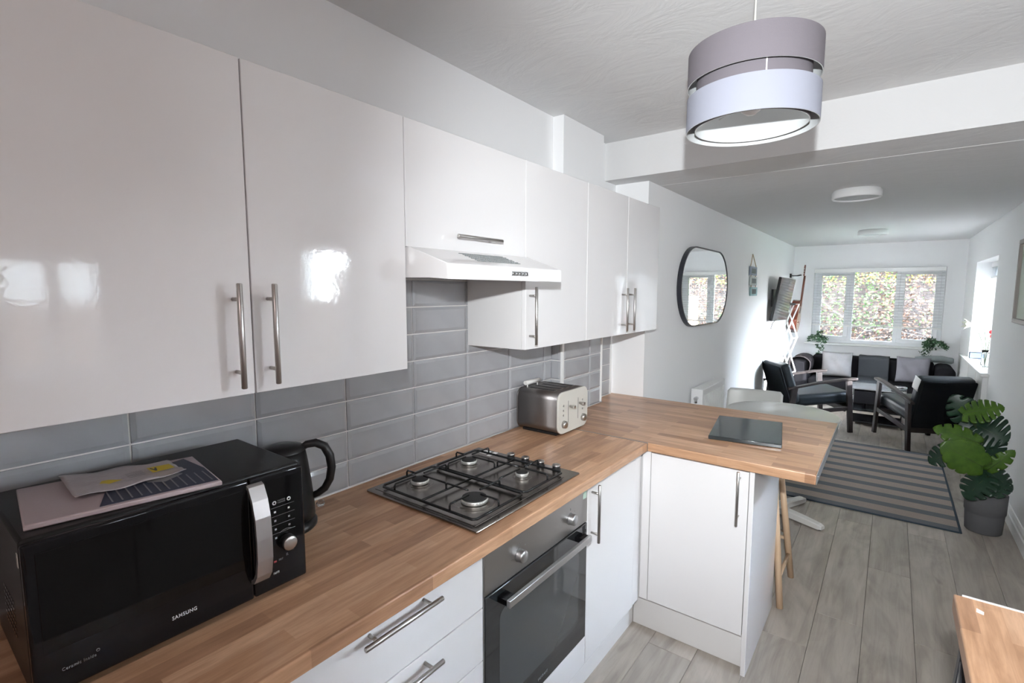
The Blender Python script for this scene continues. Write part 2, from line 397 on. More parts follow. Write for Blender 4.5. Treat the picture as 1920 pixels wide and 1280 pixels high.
b.box(WB[0], WB[1], YB, YB + .3, 0, WB[2]); b.box(WB[0], WB[1], YB, YB + .3, WB[3], 2.6)
struct(b.build('wall_back', 'wall'))
b = MB(); b.box(0, XR, YF - .15, YF, 0, 2.6); struct(b.build('wall_front', 'wall'))
b = MB(); b.box(-0.15, XR + .28, YF - .15, YBM, ZK, ZK + .2); b.box(-0.15, XR + .28, YBM, YB + .3, ZL, ZK + .2)
ceil_ = struct(b.build('ceiling', 'ceiling'))
b = MB(); b.tube([(XN, 2.99, ZL), (0.9, 3.005, ZL), (1.5, 3.0, ZL), (XR, 3.01, ZL)], 0.0016, 5); b.build('plaster_seam', 'wall', ceil_)
# floor with planks, each laid as its own piece
b = MB(); b.box(-0.15, XR + .28, YF - .15, YB + .3, -0.12, -0.009)
floor = struct(b.build('floor', 'soil'))
PW = 0.191; PL = 1.285
b = MB(); b.box(-PW/2 + .0006, PW/2 - .0006, -PL/2 + .0006, PL/2 - .0006, -0.009, 0, 0.0012, 1); pl = b.build('plank', 'floor', floor, local=True)
plme = pl.data; bpy.data.objects.remove(pl)
xs0 = 1.229 - 6 * PW
ends = [0.3, 0.9, 0.05, 0.6, 0.25, 1.0, 0.65, 0.45, 0.7, 1.15, 0.5, 0.2]
offs = {6: 2.593, 7: 3.249 - PL, 8: 3.896 - PL, 9: 3.15}
for i in range(12):
    xc = xs0 + (i + .5) * PW
    if i == 11: continue
    y0 = offs.get(i + 0, ends[i]); y0 = y0 - math.ceil((y0 - YF) / PL) * PL
    while y0 < YB:
        ya, yb = max(y0, YF), min(y0 + PL, YB)
        xa, xb = max(xc - PW/2, 0.0), min(xc + PW/2, XR)
        if yb - ya > .05:
            if yb - ya > PL - .001 and xb - xa > PW - .001: inst(plme, 'plank', floor, (xc, (ya + yb)/2, 0))
            else:
                b = MB(); b.box(xa + .0006, xb - .0006, ya + .0006, yb - .0006, -0.009, 0, 0.0012, 1); b.build('plank', 'floor', floor)
        y0 += PL
# last strip along the right wall
y0 = -1.1
xa = xs0 + 11 * PW
for k in range(9):
    ya, yb = max(YF, y0), min(y0 + PL, YB)
    if yb > ya and xa < XR:
        b = MB(); b.box(xa + .0006, XR, ya + .0006, yb - .0006, -0.009, 0, 0.0012, 1); b.build('plank', 'floor', floor)
    y0 += PL
# skirting
def skirting(name, x0, x1, y0, y1, face):
    b = MB(); t = .018
    if face == '-x': poly = [(x1, 0), (x1 - t, 0), (x1 - t, .075), (x1 - t + .006, .082), (x1 - t + .006, .1), (x1 - .005, .118), (x1, .12)]; b.prism(poly, y0, y1, 'y')
    elif face == '+x': poly = [(x0, 0), (x0 + t, 0), (x0 + t, .075), (x0 + t - .006, .082), (x0 + t - .006, .1), (x0 + .005, .118), (x0, .12)]; b.prism(poly, y0, y1, 'y')
    else: b.box(x0, x1, y1 - t, y1, 0, .12, .004)
    return struct(b.build(name, 'trimwhite'))
skirting('baseboard_right', 0, XR, 2.5, 5.94, '-x')
skirting('baseboard_left', XN, 0, YN + .03, YB, '+x')
skirting('baseboard_back', XN + .018, XR - .05, 0, YB, '-y')
# pipe boxing in the corner
b = MB(); b.box(0, .063, 2.075, 2.515, .5, ZK - .0005); boxing = struct(b.build('trim_1', 'wall'))
# ------------------------------------------------------------------ splashback tiles
TH, TW, GR = 0.102, 0.2966, 0.0046
zb_ = [0.9105, 1.0046, 1.1066, 1.2086, 1.3106, 1.4126, 1.5146, 1.6166, 1.7186]
def tile_mesh(wd, ht, bev=0.011):
    b = MB(); w2, h2 = wd/2, ht/2
    bx_, bz = min(bev, w2*.5), min(bev, h2*.5)
    A = [b.bm.verts.new((0.0, y, z)) for y, z in ((-w2,-h2),(w2,-h2),(w2,h2),(-w2,h2))]
    B = [b.bm.verts.new((0.0045, y, z)) for y, z in ((-w2,-h2),(w2,-h2),(w2,h2),(-w2,h2))]
    Cc = [b.bm.verts.new((0.0085, y, z)) for y, z in ((-w2+bx_,-h2+bz),(w2-bx_,-h2+bz),(w2-bx_,h2-bz),(-w2+bx_,h2-bz))]
    for P_, Q in ((A, B), (B, Cc)):
        for i in range(4): b.bm.faces.new((P_[i], P_[(i+1)%4], Q[(i+1)%4], Q[i]))
    b.bm.faces.new(Cc); b.bm.faces.new(A[::-1])
    o = b.build('tile', 'tile', wall_left, local=True); me = o.data; bpy.data.objects.remove(o); return me
_tc = {}
def put_tile(x, ya, yb, za, zb, parent, rz=0):
    k = (round(yb - ya, 4), round(zb - za, 4))
    if k not in _tc: _tc[k] = tile_mesh(yb - ya - GR, zb - za - GR)
    return inst(_tc[k], 'tile', parent, (x, (ya + yb)/2, (za + zb)/2), (0, 0, rz))
b = MB(); b.box(0.0, 0.0042, -1.2, 2.07, .9, 1.7186); b.box(0, .0042, 2.52, 2.775, .9, 1.4126); b.build('grout', 'grout', wall_left)
b = MB(); b.box(.063, .0672, 2.075, 2.522, .9, 1.4126); b.box(0.0, 0.0672, 2.0708, 2.075, .9, 1.4126); b.build('grout', 'grout', boxing)
ys = [0.2105 + TW * k for k in range(-4, 7)]
for i, ya in enumerate(ys):
    yb = min(ya + TW, 2.068)
    for r in range(8):
        if r > 4 and (yb < .75 or ya > 1.45): continue
        if yb - ya > .02: put_tile(.0035, ya, yb, zb_[r], zb_[r+1], wall_left)
for r in range(5):
    put_tile(.0035, 2.524, 2.762, zb_[r], zb_[r+1], wall_left)
    put_tile(.0665, 2.088, 2.368, zb_[r], zb_[r+1], boxing); put_tile(.0665, 2.368, 2.508, zb_[r], zb_[r+1], boxing)
    # narrow return face, tile turned to face the camera
    k = ('ret', round(zb_[r+1] - zb_[r], 4))
    if k not in _tc: _tc[k] = tile_mesh(.056, zb_[r+1] - zb_[r] - GR, .008)
    inst(_tc[k], 'tile', boxing, (.033, 2.0712, (zb_[r] + zb_[r+1])/2), (0, 0, R(-90)))
for (x0, x1, y0, y1) in ((.064, .0775, 2.0625, 2.083), (.064, .0775, 2.512, 2.522), (0, .0125, 2.7635, 2.7765)):
    b = MB(); b.box(x0, x1, y0, y1, .9105, 1.4126, .002); b.build('edge_trim', 'trimwhite', boxing if x0 > .01 else wall_left)
b = MB(); b.tube([(.010, -1.2, .9125), (.010, 2.064, .9125)], .0035, 6); b.tube([(.077, 2.08, .9125), (.077, 2.52, .9125)], .0035, 6); b.tube([(.010, 2.53, .9125), (.010, 2.76, .9125)], .0035, 6); b.build('sealant_bead', 'white', wall_left)

# ------------------------------------------------------------------ kitchen units
def handle(parent, p, q, out, r=.006, post=.032):
    """bar handle from p to q, held off the door by two posts running along -out"""
    p, q, out = Vector(p), Vector(q), Vector(out).normalized(); d = q - p
    b = MB(); e = d.normalized() * .0015
    b.tube([p, p + e, q - e, q], [r*.75, r, r, r*.75], 14)
    for t in (.15, .85):
        c = p + d * t; b.cyl(c, c - out * post, r*.72, n=10)
    return b.build('handle', 'steel', parent)
XD = 0.3127   # front of the wall doors
ZB, ZT = 1.347, 2.063
def wall_cab(name, label, y0, y1, z0, z1, doors, group='wall cabinets over the worktop'):
    t = thing(name, label, 'cabinet', (XD/2, (y0 + y1)/2, z0), 0, group)
    b = MB(); g = .018
    b.box(.013, XD - .0195, y0 + .0005, y0 + g, z0, z1); b.box(.013, XD - .0195, y1 - g, y1 - .0005, z0, z1)
    b.box(.013, XD - .0195, y0 + g, y1 - g, z0, z0 + g); b.box(.013, XD - .0195, y0 + g, y1 - g, z1 - g, z1); b.box(.013, .02, y0 + g, y1 - g, z0 + g, z1 - g)
    b.build('carcass', 'carcass', t)
    for (ya, yb, hy) in doors:
        b = MB(); b.box(XD - .018, XD, ya + .0015, yb - .0015, z0 - .0, z1, .0015, 2)
        d = b.build('door', 'door', t)
        if hy == 'h': handle(d, (XD + .034, (ya+yb)/2 - .112, z0 + .044), (XD + .034, (ya+yb)/2 + .112, z0 + .044), (1,0,0))
        elif hy is not None: handle(d, (XD + .034, hy, z0 + .02), (XD + .034, hy, z0 + .244), (1,0,0))
    return t
Y1, Y2, Y3, Y4, Y5, Y6 = 0.3675, 0.811, 1.401, 1.886, 2.321, 2.758
wall_cab('wall_cabinet', 'large two-door white gloss wall cabinet nearest the camera, above the microwave', -0.078, Y2, ZB, ZT, [(-0.078, Y1, .328), (Y1, Y2, .403)])
wall_cab('wall_cabinet', 'short white gloss wall cabinet with a horizontal handle above the extractor hood', Y2, Y3, 1.703, ZT, [(Y2, Y3, 'h')])
wall_cab('wall_cabinet', 'single-door white gloss wall cabinet right of the extractor hood', Y3, Y4, ZB, ZT, [(Y3, Y4, 1.428)])
wall_cab('wall_cabinet', 'far two-door white gloss wall cabinet with paired handles, next to the living room', Y4, Y6, ZB, ZT, [(Y4, Y5, 2.262), (Y5, Y6, 2.352)])
# the leftmost cabinet, cut by the frame
wall_cab('wall_cabinet', 'white gloss wall cabinet cut off by the left edge of the photo', -1.0, -0.08, ZB, ZT, [(-1.0, -.54, None), (-.54, -.08, None)])
# extractor hood
t = thing('extractor_hood', 'white canopy extractor hood over the gas hob', 'extractor hood', (.2, 1.106, 1.61))
hp = [(.016, 1.618), (.016, 1.7022), (.325, 1.7022), (.474, 1.651), (.474, 1.608), (.40, 1.613)]
b = MB(); b.prism(hp, Y2 + .004, Y3 - .002 + .03*0, 'y', .002); b.build('canopy', 'door', t)
b = MB(); b.box(.4735, .4755, Y2 + .006, Y3 - .004, 1.6095, 1.6495, .001); b.build('front_strip', 'white', t)
b = MB(); b.box(.475, .478, 1.098, 1.188, 1.6235, 1.6375, .001); bp_ = b.build('button_panel', 'alu', t)
for k in range(5):
    b = MB(); b.lathe([(0.0001, .4795), (.0045, .4795), (.005, .4775)], (0, 1.108 + k*.0175, 1.6305), 12, axis='x'); b.build('button', 'chrome' if k % 2 else 'darksteel', bp_)
# vent perforations on the sloping top
b = MB()
n0 = Vector((.325, 0, 1.7022)); n1 = Vector((.474, 0, 1.651)); sl_ = (n1 - n0)
for i in range(26):
    for j in range(7):
        c = n0 + sl_ * (.2 + .085 * j); y = .99 + i * .0085 + .004 * (j % 2)
        b.box(c.x - .0022, c.x + .0022, y - .0024, y + .0024, c.z - .0009, c.z + .0012)
b.build('vent_grille', 'rollgrey', t)['kind'] = 'stuff'
# worktops
XW = 0.617; YP = 1.915; YPE = 2.811; XP = 1.256; ZW = 0.91; ZU = 0.872
b = MB(); b.box(0.0, XW, -1.25, 1.9035, ZU, ZW, .0035, 3)
o = b.build('worktop', 'oak_y', loc=(0.3, .3, ZU)); tag(o, 'long oak-effect worktop along the tiled wall under microwave and hob', 'worktop')
t = thing('peninsula_worktop', 'oak-effect breakfast bar worktop jutting out from the wall, with the black board on it', 'worktop', (.6, 2.36, ZU))
b = MB(); b.box(0.0, XP, 1.9065, YPE, ZU, ZW, .0035, 3); b.build('slab', 'oak_x', t)
b = MB(); b.box(XP, XP + .0025, 1.909, YPE - .001, ZU + .0005, ZW + .001, .0005, 1); es = b.build('end_strip', 'alu', t); es['label'] = 'aluminium end strip'
for yy in (1.95, 2.36, 2.78):
    b = MB(); b.lathe([(.0001, .0036), (.003, .0036), (.0035, .002)], (XP, yy, .891), 10, axis='x'); b.build('screw', 'chrome', es)
b = MB(); b.box(0.235, XW + .001, 1.9015, 1.9085, ZU + .001, ZW + .0014, .0004, 1); b.build('joint_strip', 'silver', t)['label'] = 'aluminium joint strip'
XF = 0.585
def base_unit(name, label, y0, y1, fronts, group='base units along the wall', filler=False):
    t = thing(name, label, 'cabinet', (.3, (y0+y1)/2, 0), 0, group)
    b = MB(); g = .018
    b.box(.02, XF - .0195, y0 + .0005, y0 + g, .14, ZU - .0005); b.box(.02, XF - .0195, y1 - g, y1 - .0005, .14, ZU - .0005)
    b.box(.02, XF - .0195, y0 + g, y1 - g, .14, .158); b.box(.02, .028, y0 + g, y1 - g, .158, ZU - .0005); b.box(.02, XF - .0195, y0 + g, y1 - g, ZU - .018, ZU - .0005)
    b.build('carcass', 'carcass', t)
    for f in fronts:
        kind, ya, yb, za, zb = f[:5]
        b = MB(); b.box(XF - .018, XF, ya + .0015, yb - .0015, za, zb, .0015, 2); d = b.build(kind, 'door', t)
        if kind == 'drawer': handle(d, (XF + .034, (ya+yb)/2 - .112, zb - .022), (XF + .034, (ya+yb)/2 + .112, zb - .022), (1,0,0))
        elif len(f) > 5: handle(d, (XF + .034, f[5], zb - .224 + .004), (XF + .034, f[5], zb + .004), (1,0,0))
    return t
YO0, YO1 = 0.832, 1.419
base_unit('base_cabinet', 'white base cabinet under the microwave, cut off by the frame', -.39, .226, [('door', -.39, .226, .155, .862)])
base_unit('drawer_unit', 'white gloss drawer unit with bar handles left of the oven', .229, YO0 - .004, [('drawer', .229, YO0 - .004, .702, .862), ('drawer', .229, YO0 - .004, .545, .699), ('drawer', .229, YO0 - .004, .35, .542), ('drawer', .229, YO0 - .004, .155, .347)])
base_unit('corner_base_cabinet', 'white gloss base cabinet between the oven and the inner corner', YO1 + .003, 1.857, [('door', YO1 + .003, 1.856, .155, .858, YO1 + .032)])
b = MB(); b.box(XF - .03, XF - .002, 1.859, 1.925, .155, .868, .001, 1); o = b.build('corner_post', 'door', loc=(XF, 1.89, .155)); tag(o, 'narrow white filler post in the inner corner of the base units', 'filler post')
# plinths
b = MB(); b.box(.525, .54, -.9, 1.977, .0005, .1395, .001, 1); o = b.build('plinth', 'plinth', loc=(.53, .5, 0)); tag(o, 'long white plinth under the oven and drawers', 'plinth')
b = MB(); b.box(.5415, 1.031, 1.977, 1.992, .0005, .168, .001, 1); o = b.build('plinth', 'plinth', loc=(.8, 1.985, 0)); tag(o, 'short white plinth under the peninsula cabinet', 'plinth')
# peninsula cabinet
t = thing('peninsula_cabinet', 'white gloss peninsula cabinet facing the camera below the breakfast bar', 'cabinet', (.83, 2.2, 0))
b = MB(); b.box(.545, 1.0305, 1.945, 1.963, .17, ZU - .0005); b.box(.545, .563, 1.963, 2.50, .17, ZU - .0005); b.box(1.0125, 1.0305, 1.963, 2.50, .17, ZU - .0005)
b.box(.563, 1.0125, 1.963, 2.5, .17, .188); b.box(.563, 1.0125, 2.482, 2.5, .188, ZU - .0005); b.build('carcass', 'carcass', t)
b = MB(); b.box(.629, 1.029, 1.925, 1.943, .172, .862, .0015, 2); d = b.build('door', 'door', t)
handle(d, (.996, 1.891, .644), (.996, 1.891, .868), (0,-1,0))
b = MB(); b.box(.589, .626, 1.926, 1.944, .17, .868, .001, 1); b.build('filler_strip', 'door', t)
b = MB(); b.box(1.0315, 1.0495, 1.925, 2.508, .0005, ZU - .0005, .0012, 1); b.build('end_panel', 'door', t)

# ------------------------------------------------------------------ oven
t = thing('built_in_oven', 'built-in electric oven with steel control panel and black glass door', 'oven', (.3, 1.125, .2))
b = MB(); b.box(.06, XF - .02, YO0 + .012, YO1 - .012, .275, .80); b.build('oven_body', 'black', t)
b = MB(); b.box(XF - .02, XF + .001, YO0, YO1, .728, .868, .002, 2); cp = b.build('control_panel', 'darksteel', t)
b = MB(); b.box(XF - .02, XF + .002, YO0 + .001, YO1 - .001, .272, .7235, .003, 2); od = b.build('oven_door', 'darkglass', t)
b = MB()
zr = [(YO0 + .067, YO1 - .058)]
rc = []
ya, yb, za, zb, rr = YO0 + .066, YO1 - .06, .352, .655, .03
for cx, cz, a0 in ((yb - rr, zb - rr, 0), (ya + rr, zb - rr, 90), (ya + rr, za + rr, 180), (yb - rr, za + rr, 270)):
    for k in range(5): rc.append((cx + rr*math.cos(R(a0 + k*22.5)), cz + rr*math.sin(R(a0 + k*22.5))))
b.prism(rc, XF + .0018, XF + .0026, 'x'); b.build('glass_window', 'ovenwindow', od)
b = MB(); b.box(XF + .036, XF + .049, YO0 + .055, YO1 - .05, .684, .7065, .002, 2); hb = b.build('door_handle', 'alu', od)
for y0 in (YO0 + .056, YO1 - .091):
    b = MB(); b.box(XF + .001, XF + .0355, y0, y0 + .04, .686, .7045, .001, 1); b.build('handle_mount', 'blackgloss', od)
for y in (.994, 1.296):
    b = MB(); b.lathe([(.0001, .0), (.021, 0), (.0195, .004), (.019, .019), (.0175, .0215), (.0001, .0215)], (XF + .0012, y, .782), 28, axis='x'); kn = b.build('control_knob', 'alu', t)
for y in (.95, .958, .994, 1.03, 1.256, 1.262, 1.296, 1.335):
    pass
for (y, z, s_) in ((.957, .782, '—'), (.994, .815, '0'), (1.026, .80, '*'), (1.03, .765, '='), (1.262, .782, '-'), (1.296, .815, '0'), (1.326, .795, '°')):
    text_obj('panel_marking', s_, .012, 'printdim', cp, (XF + .0015, y - .003, z - .003), (R(90), 0, R(90)))
b = MB(); b.box(XF + .001, XF + .0016, 1.386, 1.411, .822, .848); b.build('energy_sticker', 'sticker', cp)
strokes('tiny_lettering', XF + .0022, 1.10, .300, .058, .008, 8, 'printdim', od)
b = MB(); b.box(XF - .018, XF, YO0, YO1, .155, .268, .0015, 2); b.build('filler_panel', 'door', t)
b = MB(); b.box(XF - .018, XF + .0005, YO0 - .0035, YO0 - .0008, .155, .868); b.build('side_trim', 'alu', t)

# ------------------------------------------------------------------ gas hob
t = thing('gas_hob', 'stainless steel four-burner gas hob set in the worktop', 'hob', (.327, 1.10, ZW))
HX0, HX1, HY0, HY1 = .082, .570, .820, 1.388
b = MB(); b.box(HX0, HX1, HY0, HY1, ZW + .0003, ZW + .009, .004, 3); tray = b.build('hob_plate', 'hobsteel', t)
b = MB(); b.box(HX0 + .02, HX1 - .022, HY0 + .02, HY1 - .075, ZW + .009, ZW + .0108, .0015, 1); b.build('raised_panel', 'hobsteel', tray)
BURN = [(.193, .957, .030), (.193, 1.205, .030), (.430, 1.222, .023), (.440, .957, .043)]
for (x, y, r) in BURN:
    b = MB(); b.lathe([(r*1.55, .0108), (r*1.45, .0125), (r*1.35, .0108), (r*1.2, .010), (r*1.05, .0135), (r*.98, .0135)], (x, y, ZW), 36); b.build('burner_dish', 'hobsteel', t)
    b = MB(); b.lathe([(r*.5, .010), (r*.75, .013), (r*.98, .016), (r*1.0, .0265), (r*.93, .0275)], (x, y, ZW), 36)
    for k in range(28):
        a = 2*math.pi*k/28; c = Vector((x + math.cos(a)*r, y + math.sin(a)*r, ZW + .024)); b.box(c.x - .0008, c.x + .0008, c.y - .0008, c.y + .0008, c.z - .0015, c.z + .0015)
    br = b.build('burner', 'burner', t)
    b = MB(); b.lathe([(.0001, .032), (r*.75, .0318), (r*.9, .0305), (r*.93, .0275), (r*.3, .0272)], (x, y, ZW), 36); b.build('burner_cap', 'burnercap', br)
ZP = ZW + .044; wr = .0032
def support(y0, y1, burners, wide):
    b = MB(); x0, x1 = HX0 + .045, HX1 - .033; zf = ZW + .022
    b.tube([(x0 + .01, y0, zf), (x1 - .01, y0, zf), (x1, y0 + .01, zf), (x1, y1 - .01, zf), (x1 - .01, y1, zf), (x0 + .01, y1, zf), (x0, y1 - .01, zf), (x0, y0 + .01, zf)], .0042, 8, closed=True)
    b.tube([(.318, y0, zf), (.318, y1, zf)], .0036, 8)
    for (bx, by, r) in burners:
        for (dx, dy) in ((1, 0), (-1, 0), (0, 1), (0, -1)):
            if dx: e = (x1 if (dx > 0 and bx > .3) else x0 if (dx < 0 and bx < .3) else .318, by)
            else: e = (bx, y1 if dy > 0 else y0)
            inner = (bx + dx*r*.62, by + dy*r*.62)
            ex, ey = e
            b.tube([(ex, ey, zf), (ex, ey, ZP - .006), (ex - dx*.004, ey - dy*.004, ZP), (inner[0], inner[1], ZP)], wr, 7)
    o = b.build('pan_support', 'enamel', t); return o
support(.848, 1.083, [BURN[0], BURN[3]], 0); support(1.093, 1.322, [BURN[1], BURN[2]], 0)
for (x, y, r) in BURN:
    pass
for k, x in enumerate((.274, .344, .414, .485)):
    b = MB(); b.lathe([(.0001, .009), (.017, .009), (.0165, .012), (.0135, .018), (.0155, .0235)], (x, 1.362, ZW), 24); kn = b.build('gas_knob', 'black', t)
    b = MB(); b.lathe([(.0155, .0235), (.0158, .0265), (.0135, .0285), (.0001, .0285)], (x, 1.362, ZW), 24); b.build('knob_cap', 'steel', kn)
b = MB(); b.box(.125, .165, 1.335, 1.375, ZW + .009, ZW + .0095); b.box(.178, .196, 1.325, 1.378, ZW + .009, ZW + .0095); b.build('spec_sticker', 'white', tray)

# ------------------------------------------------------------------ microwave
MX0, MX1, MY0, MY1, MZ0, MZ1 = .090, .386, -.040, .421, .924, 1.190
t = thing('microwave_oven', 'black microwave oven at the left end of the worktop', 'microwave', (.24, .19, ZW))
b = MB(); b.box(MX0, MX1, MY0, MY1, MZ0, MZ1, .006, 3); b.build('casing', 'blackcase', t)
for x in (MX0 + .04, MX1 - .04):
    for y in (MY0 + .04, MY1 - .04): b = MB(); b.cyl((x, y, ZW + .0005), (x, y, MZ0 + .002), .014, .016, 14); b.build('foot', 'black', t)
DY = .302
b = MB(); b.box(MX1 + .0005, .401, MY0, DY, MZ0 + .002, MZ1 - .004, .005, 3); dr = b.build('oven_door', 'blackgloss', t)
b = MB(); b.box(.4008, .4022, MY0 + .015, DY - .012, MZ0 + .075, MZ1 - .022, .0006, 1); b.build('door_window', 'mwglass', dr)
b = MB()
hz = [(0.400, .962), (0.414, .966), (.428, .985), (.435, 1.02), (.436, 1.065), (.433, 1.11), (.424, 1.145), (.410, 1.172), (0.400, 1.176)]
for (x0, z0), (x1, z1) in zip(hz, hz[1:]):
    pass
outer = hz; inner_ = [(x - .006 if i not in (0, len(hz)-1) else x - .002, z + (.006 if i < 4 else -.006 if i > 4 else 0)) for i, (x, z) in enumerate(hz)]
n = len(outer)
for i in range(n - 1):
    q = [outer[i], outer[i+1], inner_[i+1], inner_[i]]
    b.prism(q, .296, .328, 'y')
bmesh.ops.remove_doubles(b.bm, verts=b.bm.verts, dist=.0002)
b.build('door_handle', 'silver', dr)['label'] = 'bowed silver handle'
b = MB(); b.box(MX1 + .0005, .400, DY + .0015, MY1, MZ0 + .002, MZ1 - .004, .005, 3); cp = b.build('control_panel', 'blackgloss', t)
b = MB(); b.box(.4, .4006, .337, .410, 1.035, 1.172); b.build('display_glass', 'mwglass', cp)
for k in range(4):
    z = 1.108 - k * .0195
    b = MB(); b.box(.4006, .4010, .345, .397, z, z + .0006); b.build('panel_line', 'printdim', cp)
    for y in (.353, .384):
        if k < 3 or y < .36:
            b = MB(); b.box(.4006, .401, y - .0022, y + .0022, z - .0115, z - .0075); b.build('key_symbol', 'print' if k == 0 else 'printdim', cp)
for y in (.3525, .385):
    b = MB(); b.lathe([(.0022, .4012), (.0042, .4012), (.0045, .4006)], (0, y, 1.119), 16, axis='x'); b.build('key_symbol', 'print', cp)
strokes('tiny_lettering', .4007, .360, 1.1205, .018, .0028, 7, 'printdim', cp); strokes('tiny_lettering', .4007, .360, 1.1160, .018, .0028, 7, 'printdim', cp)
b = MB(); b.lathe([(.0001, 0), (.0170, 0), (.0170, .012), (.0155, .0155), (.0001, .0155)], (.400, .376, 1.024), 32, axis='x'); kn = b.build('dial', 'black', cp)
b = MB(); b.lathe([(.0152, .0155), (.0155, .0175), (.014, .0185), (.0001, .0185)], (.400, .376, 1.024), 32, axis='x'); b.build('dial_cap', 'steel', kn) if False else b.build('dial_cap', 'steel', cp)
b = MB(); b.tube([(.4004, .376 + .026*math.cos(a), 1.027 + .026*math.sin(a)) for a in [R(60 + 8*i) for i in range(9)]], .0004, 4); b.build('dial_marking', 'print', cp)
strokes('tiny_lettering', .4006, .374, .991, .005, .006, 2, 'printdim', cp) if True else text_obj('key_lettering', '0', .006, 'printdim', cp, (.4006, .374, .991), (R(90), 0, R(90)))
text_obj('key_lettering', '—', .006, 'printdim', cp, (.4006, .387, .997), (R(90), 0, R(90)))
b = MB(); b.box(.4, .4006, .346, .352, .9855, .9895); b.build('red_mark', 'redprint', cp)
strokes('tiny_lettering', .4006, .357, .9865, .010, .004, 4, 'printdim', cp)
strokes('tiny_lettering', .4006, .344, .960, .014, .0045, 5, 'print', cp)
text_obj('brand_lettering', 'SAMSUNG', .0098, 'print', dr, (.4013, .1505, .9615), (R(90), 0, R(90)), bold=.0001, sx=.86)
text_obj('small_lettering', 'Ceramic Inside', .0075, 'printdim', dr, (.4013, -.006, .9605), (R(90), 0, R(90)), sx=.85)
b = MB(); b.lathe([(.0018, .4017), (.0026, .4017), (.0026, .4012)], (0, .041, .970), 12, axis='x'); b.build('registered_mark', 'printdim', dr)
b = MB()
for i in range(7):
    for j in range(6): b.box(.20 + i*.014, .209 + i*.014, MY0 - .0005, MY0 + .001, .99 + j*.012, .995 + j*.012)
b.build('side_vent', 'blackgloss', t)['kind'] = 'stuff'
b = MB(); b.box(.370, .380, MY0 - .0012, MY0 - .0002, 1.145, 1.168, .001, 1); b.build('side_label', 'cream', t)
# packets on top
def sheet(name, pts, z0, th, mats, label, cat, sag=0.0):
    """flat packet with slightly rippled surface; pts are 4 corners in plan"""
    P_ = [Vector((a, c, 0)) for a, c in pts]; t_ = th
    b = MB(); N = 18
    def f(u, v):
        q = (P_[0]*(1-u) + P_[1]*u)*(1-v) + (P_[3]*(1-u) + P_[2]*u)*v
        h = t_ * (1 - abs(2*u-1)**8) * (1 - abs(2*v-1)**8) + sag * (math.sin(u*17 + v*5)*.5 + math.sin(v*23 - u*9)*.5)
        return (q.x, q.y, z0 + max(.0006, h))
    b.grid(f, N, N)
    vs = {}
    bot = [b.bm.verts.new((q.x, q.y, z0)) for q in P_]; b.bm.faces.new(bot)
    c = sum(P_, Vector())/4
    o = b.build(name, mats, loc=(c.x, c.y, z0)); return tag(o, label, cat)
ZM = MZ1 + .0004
t = thing('bedding_packet', 'pink-edged sealed textile packet with a navy picture, lying on the microwave', 'packet', (.27, .12, ZM))
b = MB(); pk = [(.135, -.005), (.188, .277), (.398, .252), (.352, -.028)]
b.prism(pk, ZM, ZM + .010, 'z', .0025); b.build('packet_body', 'pinkpack', t)
b = MB(); 
def onpk(u, v):  # u along length, v across
    a = Vector(pk[0]).lerp(Vector(pk[1]), u); c = Vector(pk[3]).lerp(Vector(pk[2]), u); return a.lerp(c, v)
b.prism([tuple(onpk(*q)) for q in ((.34, .96), (.42, .50), (.66, .22), (.93, .05), (.985, .50), (.985, .96))], ZM + .0102, ZM + .0108); b.build('picture_panel', 'navyprint', t)
b = MB()
for k in range(12): 
    u0 = .40 + k*.05; q = [onpk(u0, .60), onpk(u0 + .008, .60), onpk(u0 + .012, .92), onpk(u0 + .004, .92)]; b.prism([tuple(v) for v in q], ZM + .0108, ZM + .0111)
b.prism([tuple(onpk(*q)) for q in ((.62, .45), (.80, .38), (.84, .55), (.72, .68), (.63, .60))], ZM + .0108, ZM + .0112)
b.build('picture_detail', 'printdim', t)
t = thing('postal_sleeve', 'crumpled translucent sleeve with a yellow label, on top of the pink packet', 'packet', (.22, .14, ZM + .0115))
sv = [(.139, .055), (.190, .226), (.296, .226), (.300, .048)]
b = MB(); P_ = [Vector((a, c, 0)) for a, c in sv]
def f(u, v):
    q = (P_[0]*(1-u) + P_[1]*u)*(1-v) + (P_[3]*(1-u) + P_[2]*u)*v
    return (q.x, q.y, ZM + .0122 + .0016*(1 + math.sin(u*14 + v*6)) + .001*(1 + math.sin(v*21 - u*8)) + .010*max(0, u - .8)*v + .004*(1-u)**4)
b.grid(f, 24, 16); b.solid(.0006); b.build('sleeve_film', 'film', t)['label'] = 'pale translucent film'
def onsv(u, v): 
    a = Vector(sv[0]).lerp(Vector(sv[1]), u); c = Vector(sv[3]).lerp(Vector(sv[2]), u); return a.lerp(c, v)
b = MB(); b.prism([tuple(onsv(*q)) for q in ((.72, .42), (.94, .42), (.94, .72), (.72, .74))], ZM + .0185, ZM + .0188); yl = b.build('yellow_label', 'yellowlabel', t)
b = MB(); b.prism([tuple(onsv(*q)) for q in ((.735, .48), (.75, .46), (.765, .58), (.785, .47), (.80, .49), (.775, .68), (.76, .68))], ZM + .0188, ZM + .0190); b.build('tick_mark', 'navyprint', yl)
b = MB(); b.prism([tuple(onsv(*q)) for q in ((.20, .80), (.30, .52), (.44, .70))], ZM + .0168, ZM + .0172); b.build('yellow_triangle', 'yellowlabel', t)
b = MB()
for k in range(4): b.prism([tuple(onsv(*q)) for q in ((.5, .50 + k*.07), (.66, .48 + k*.07), (.66, .495 + k*.07), (.5, .515 + k*.07))], ZM + .0178, ZM + .0180)
b.build('printed_lines', 'printdim', t)

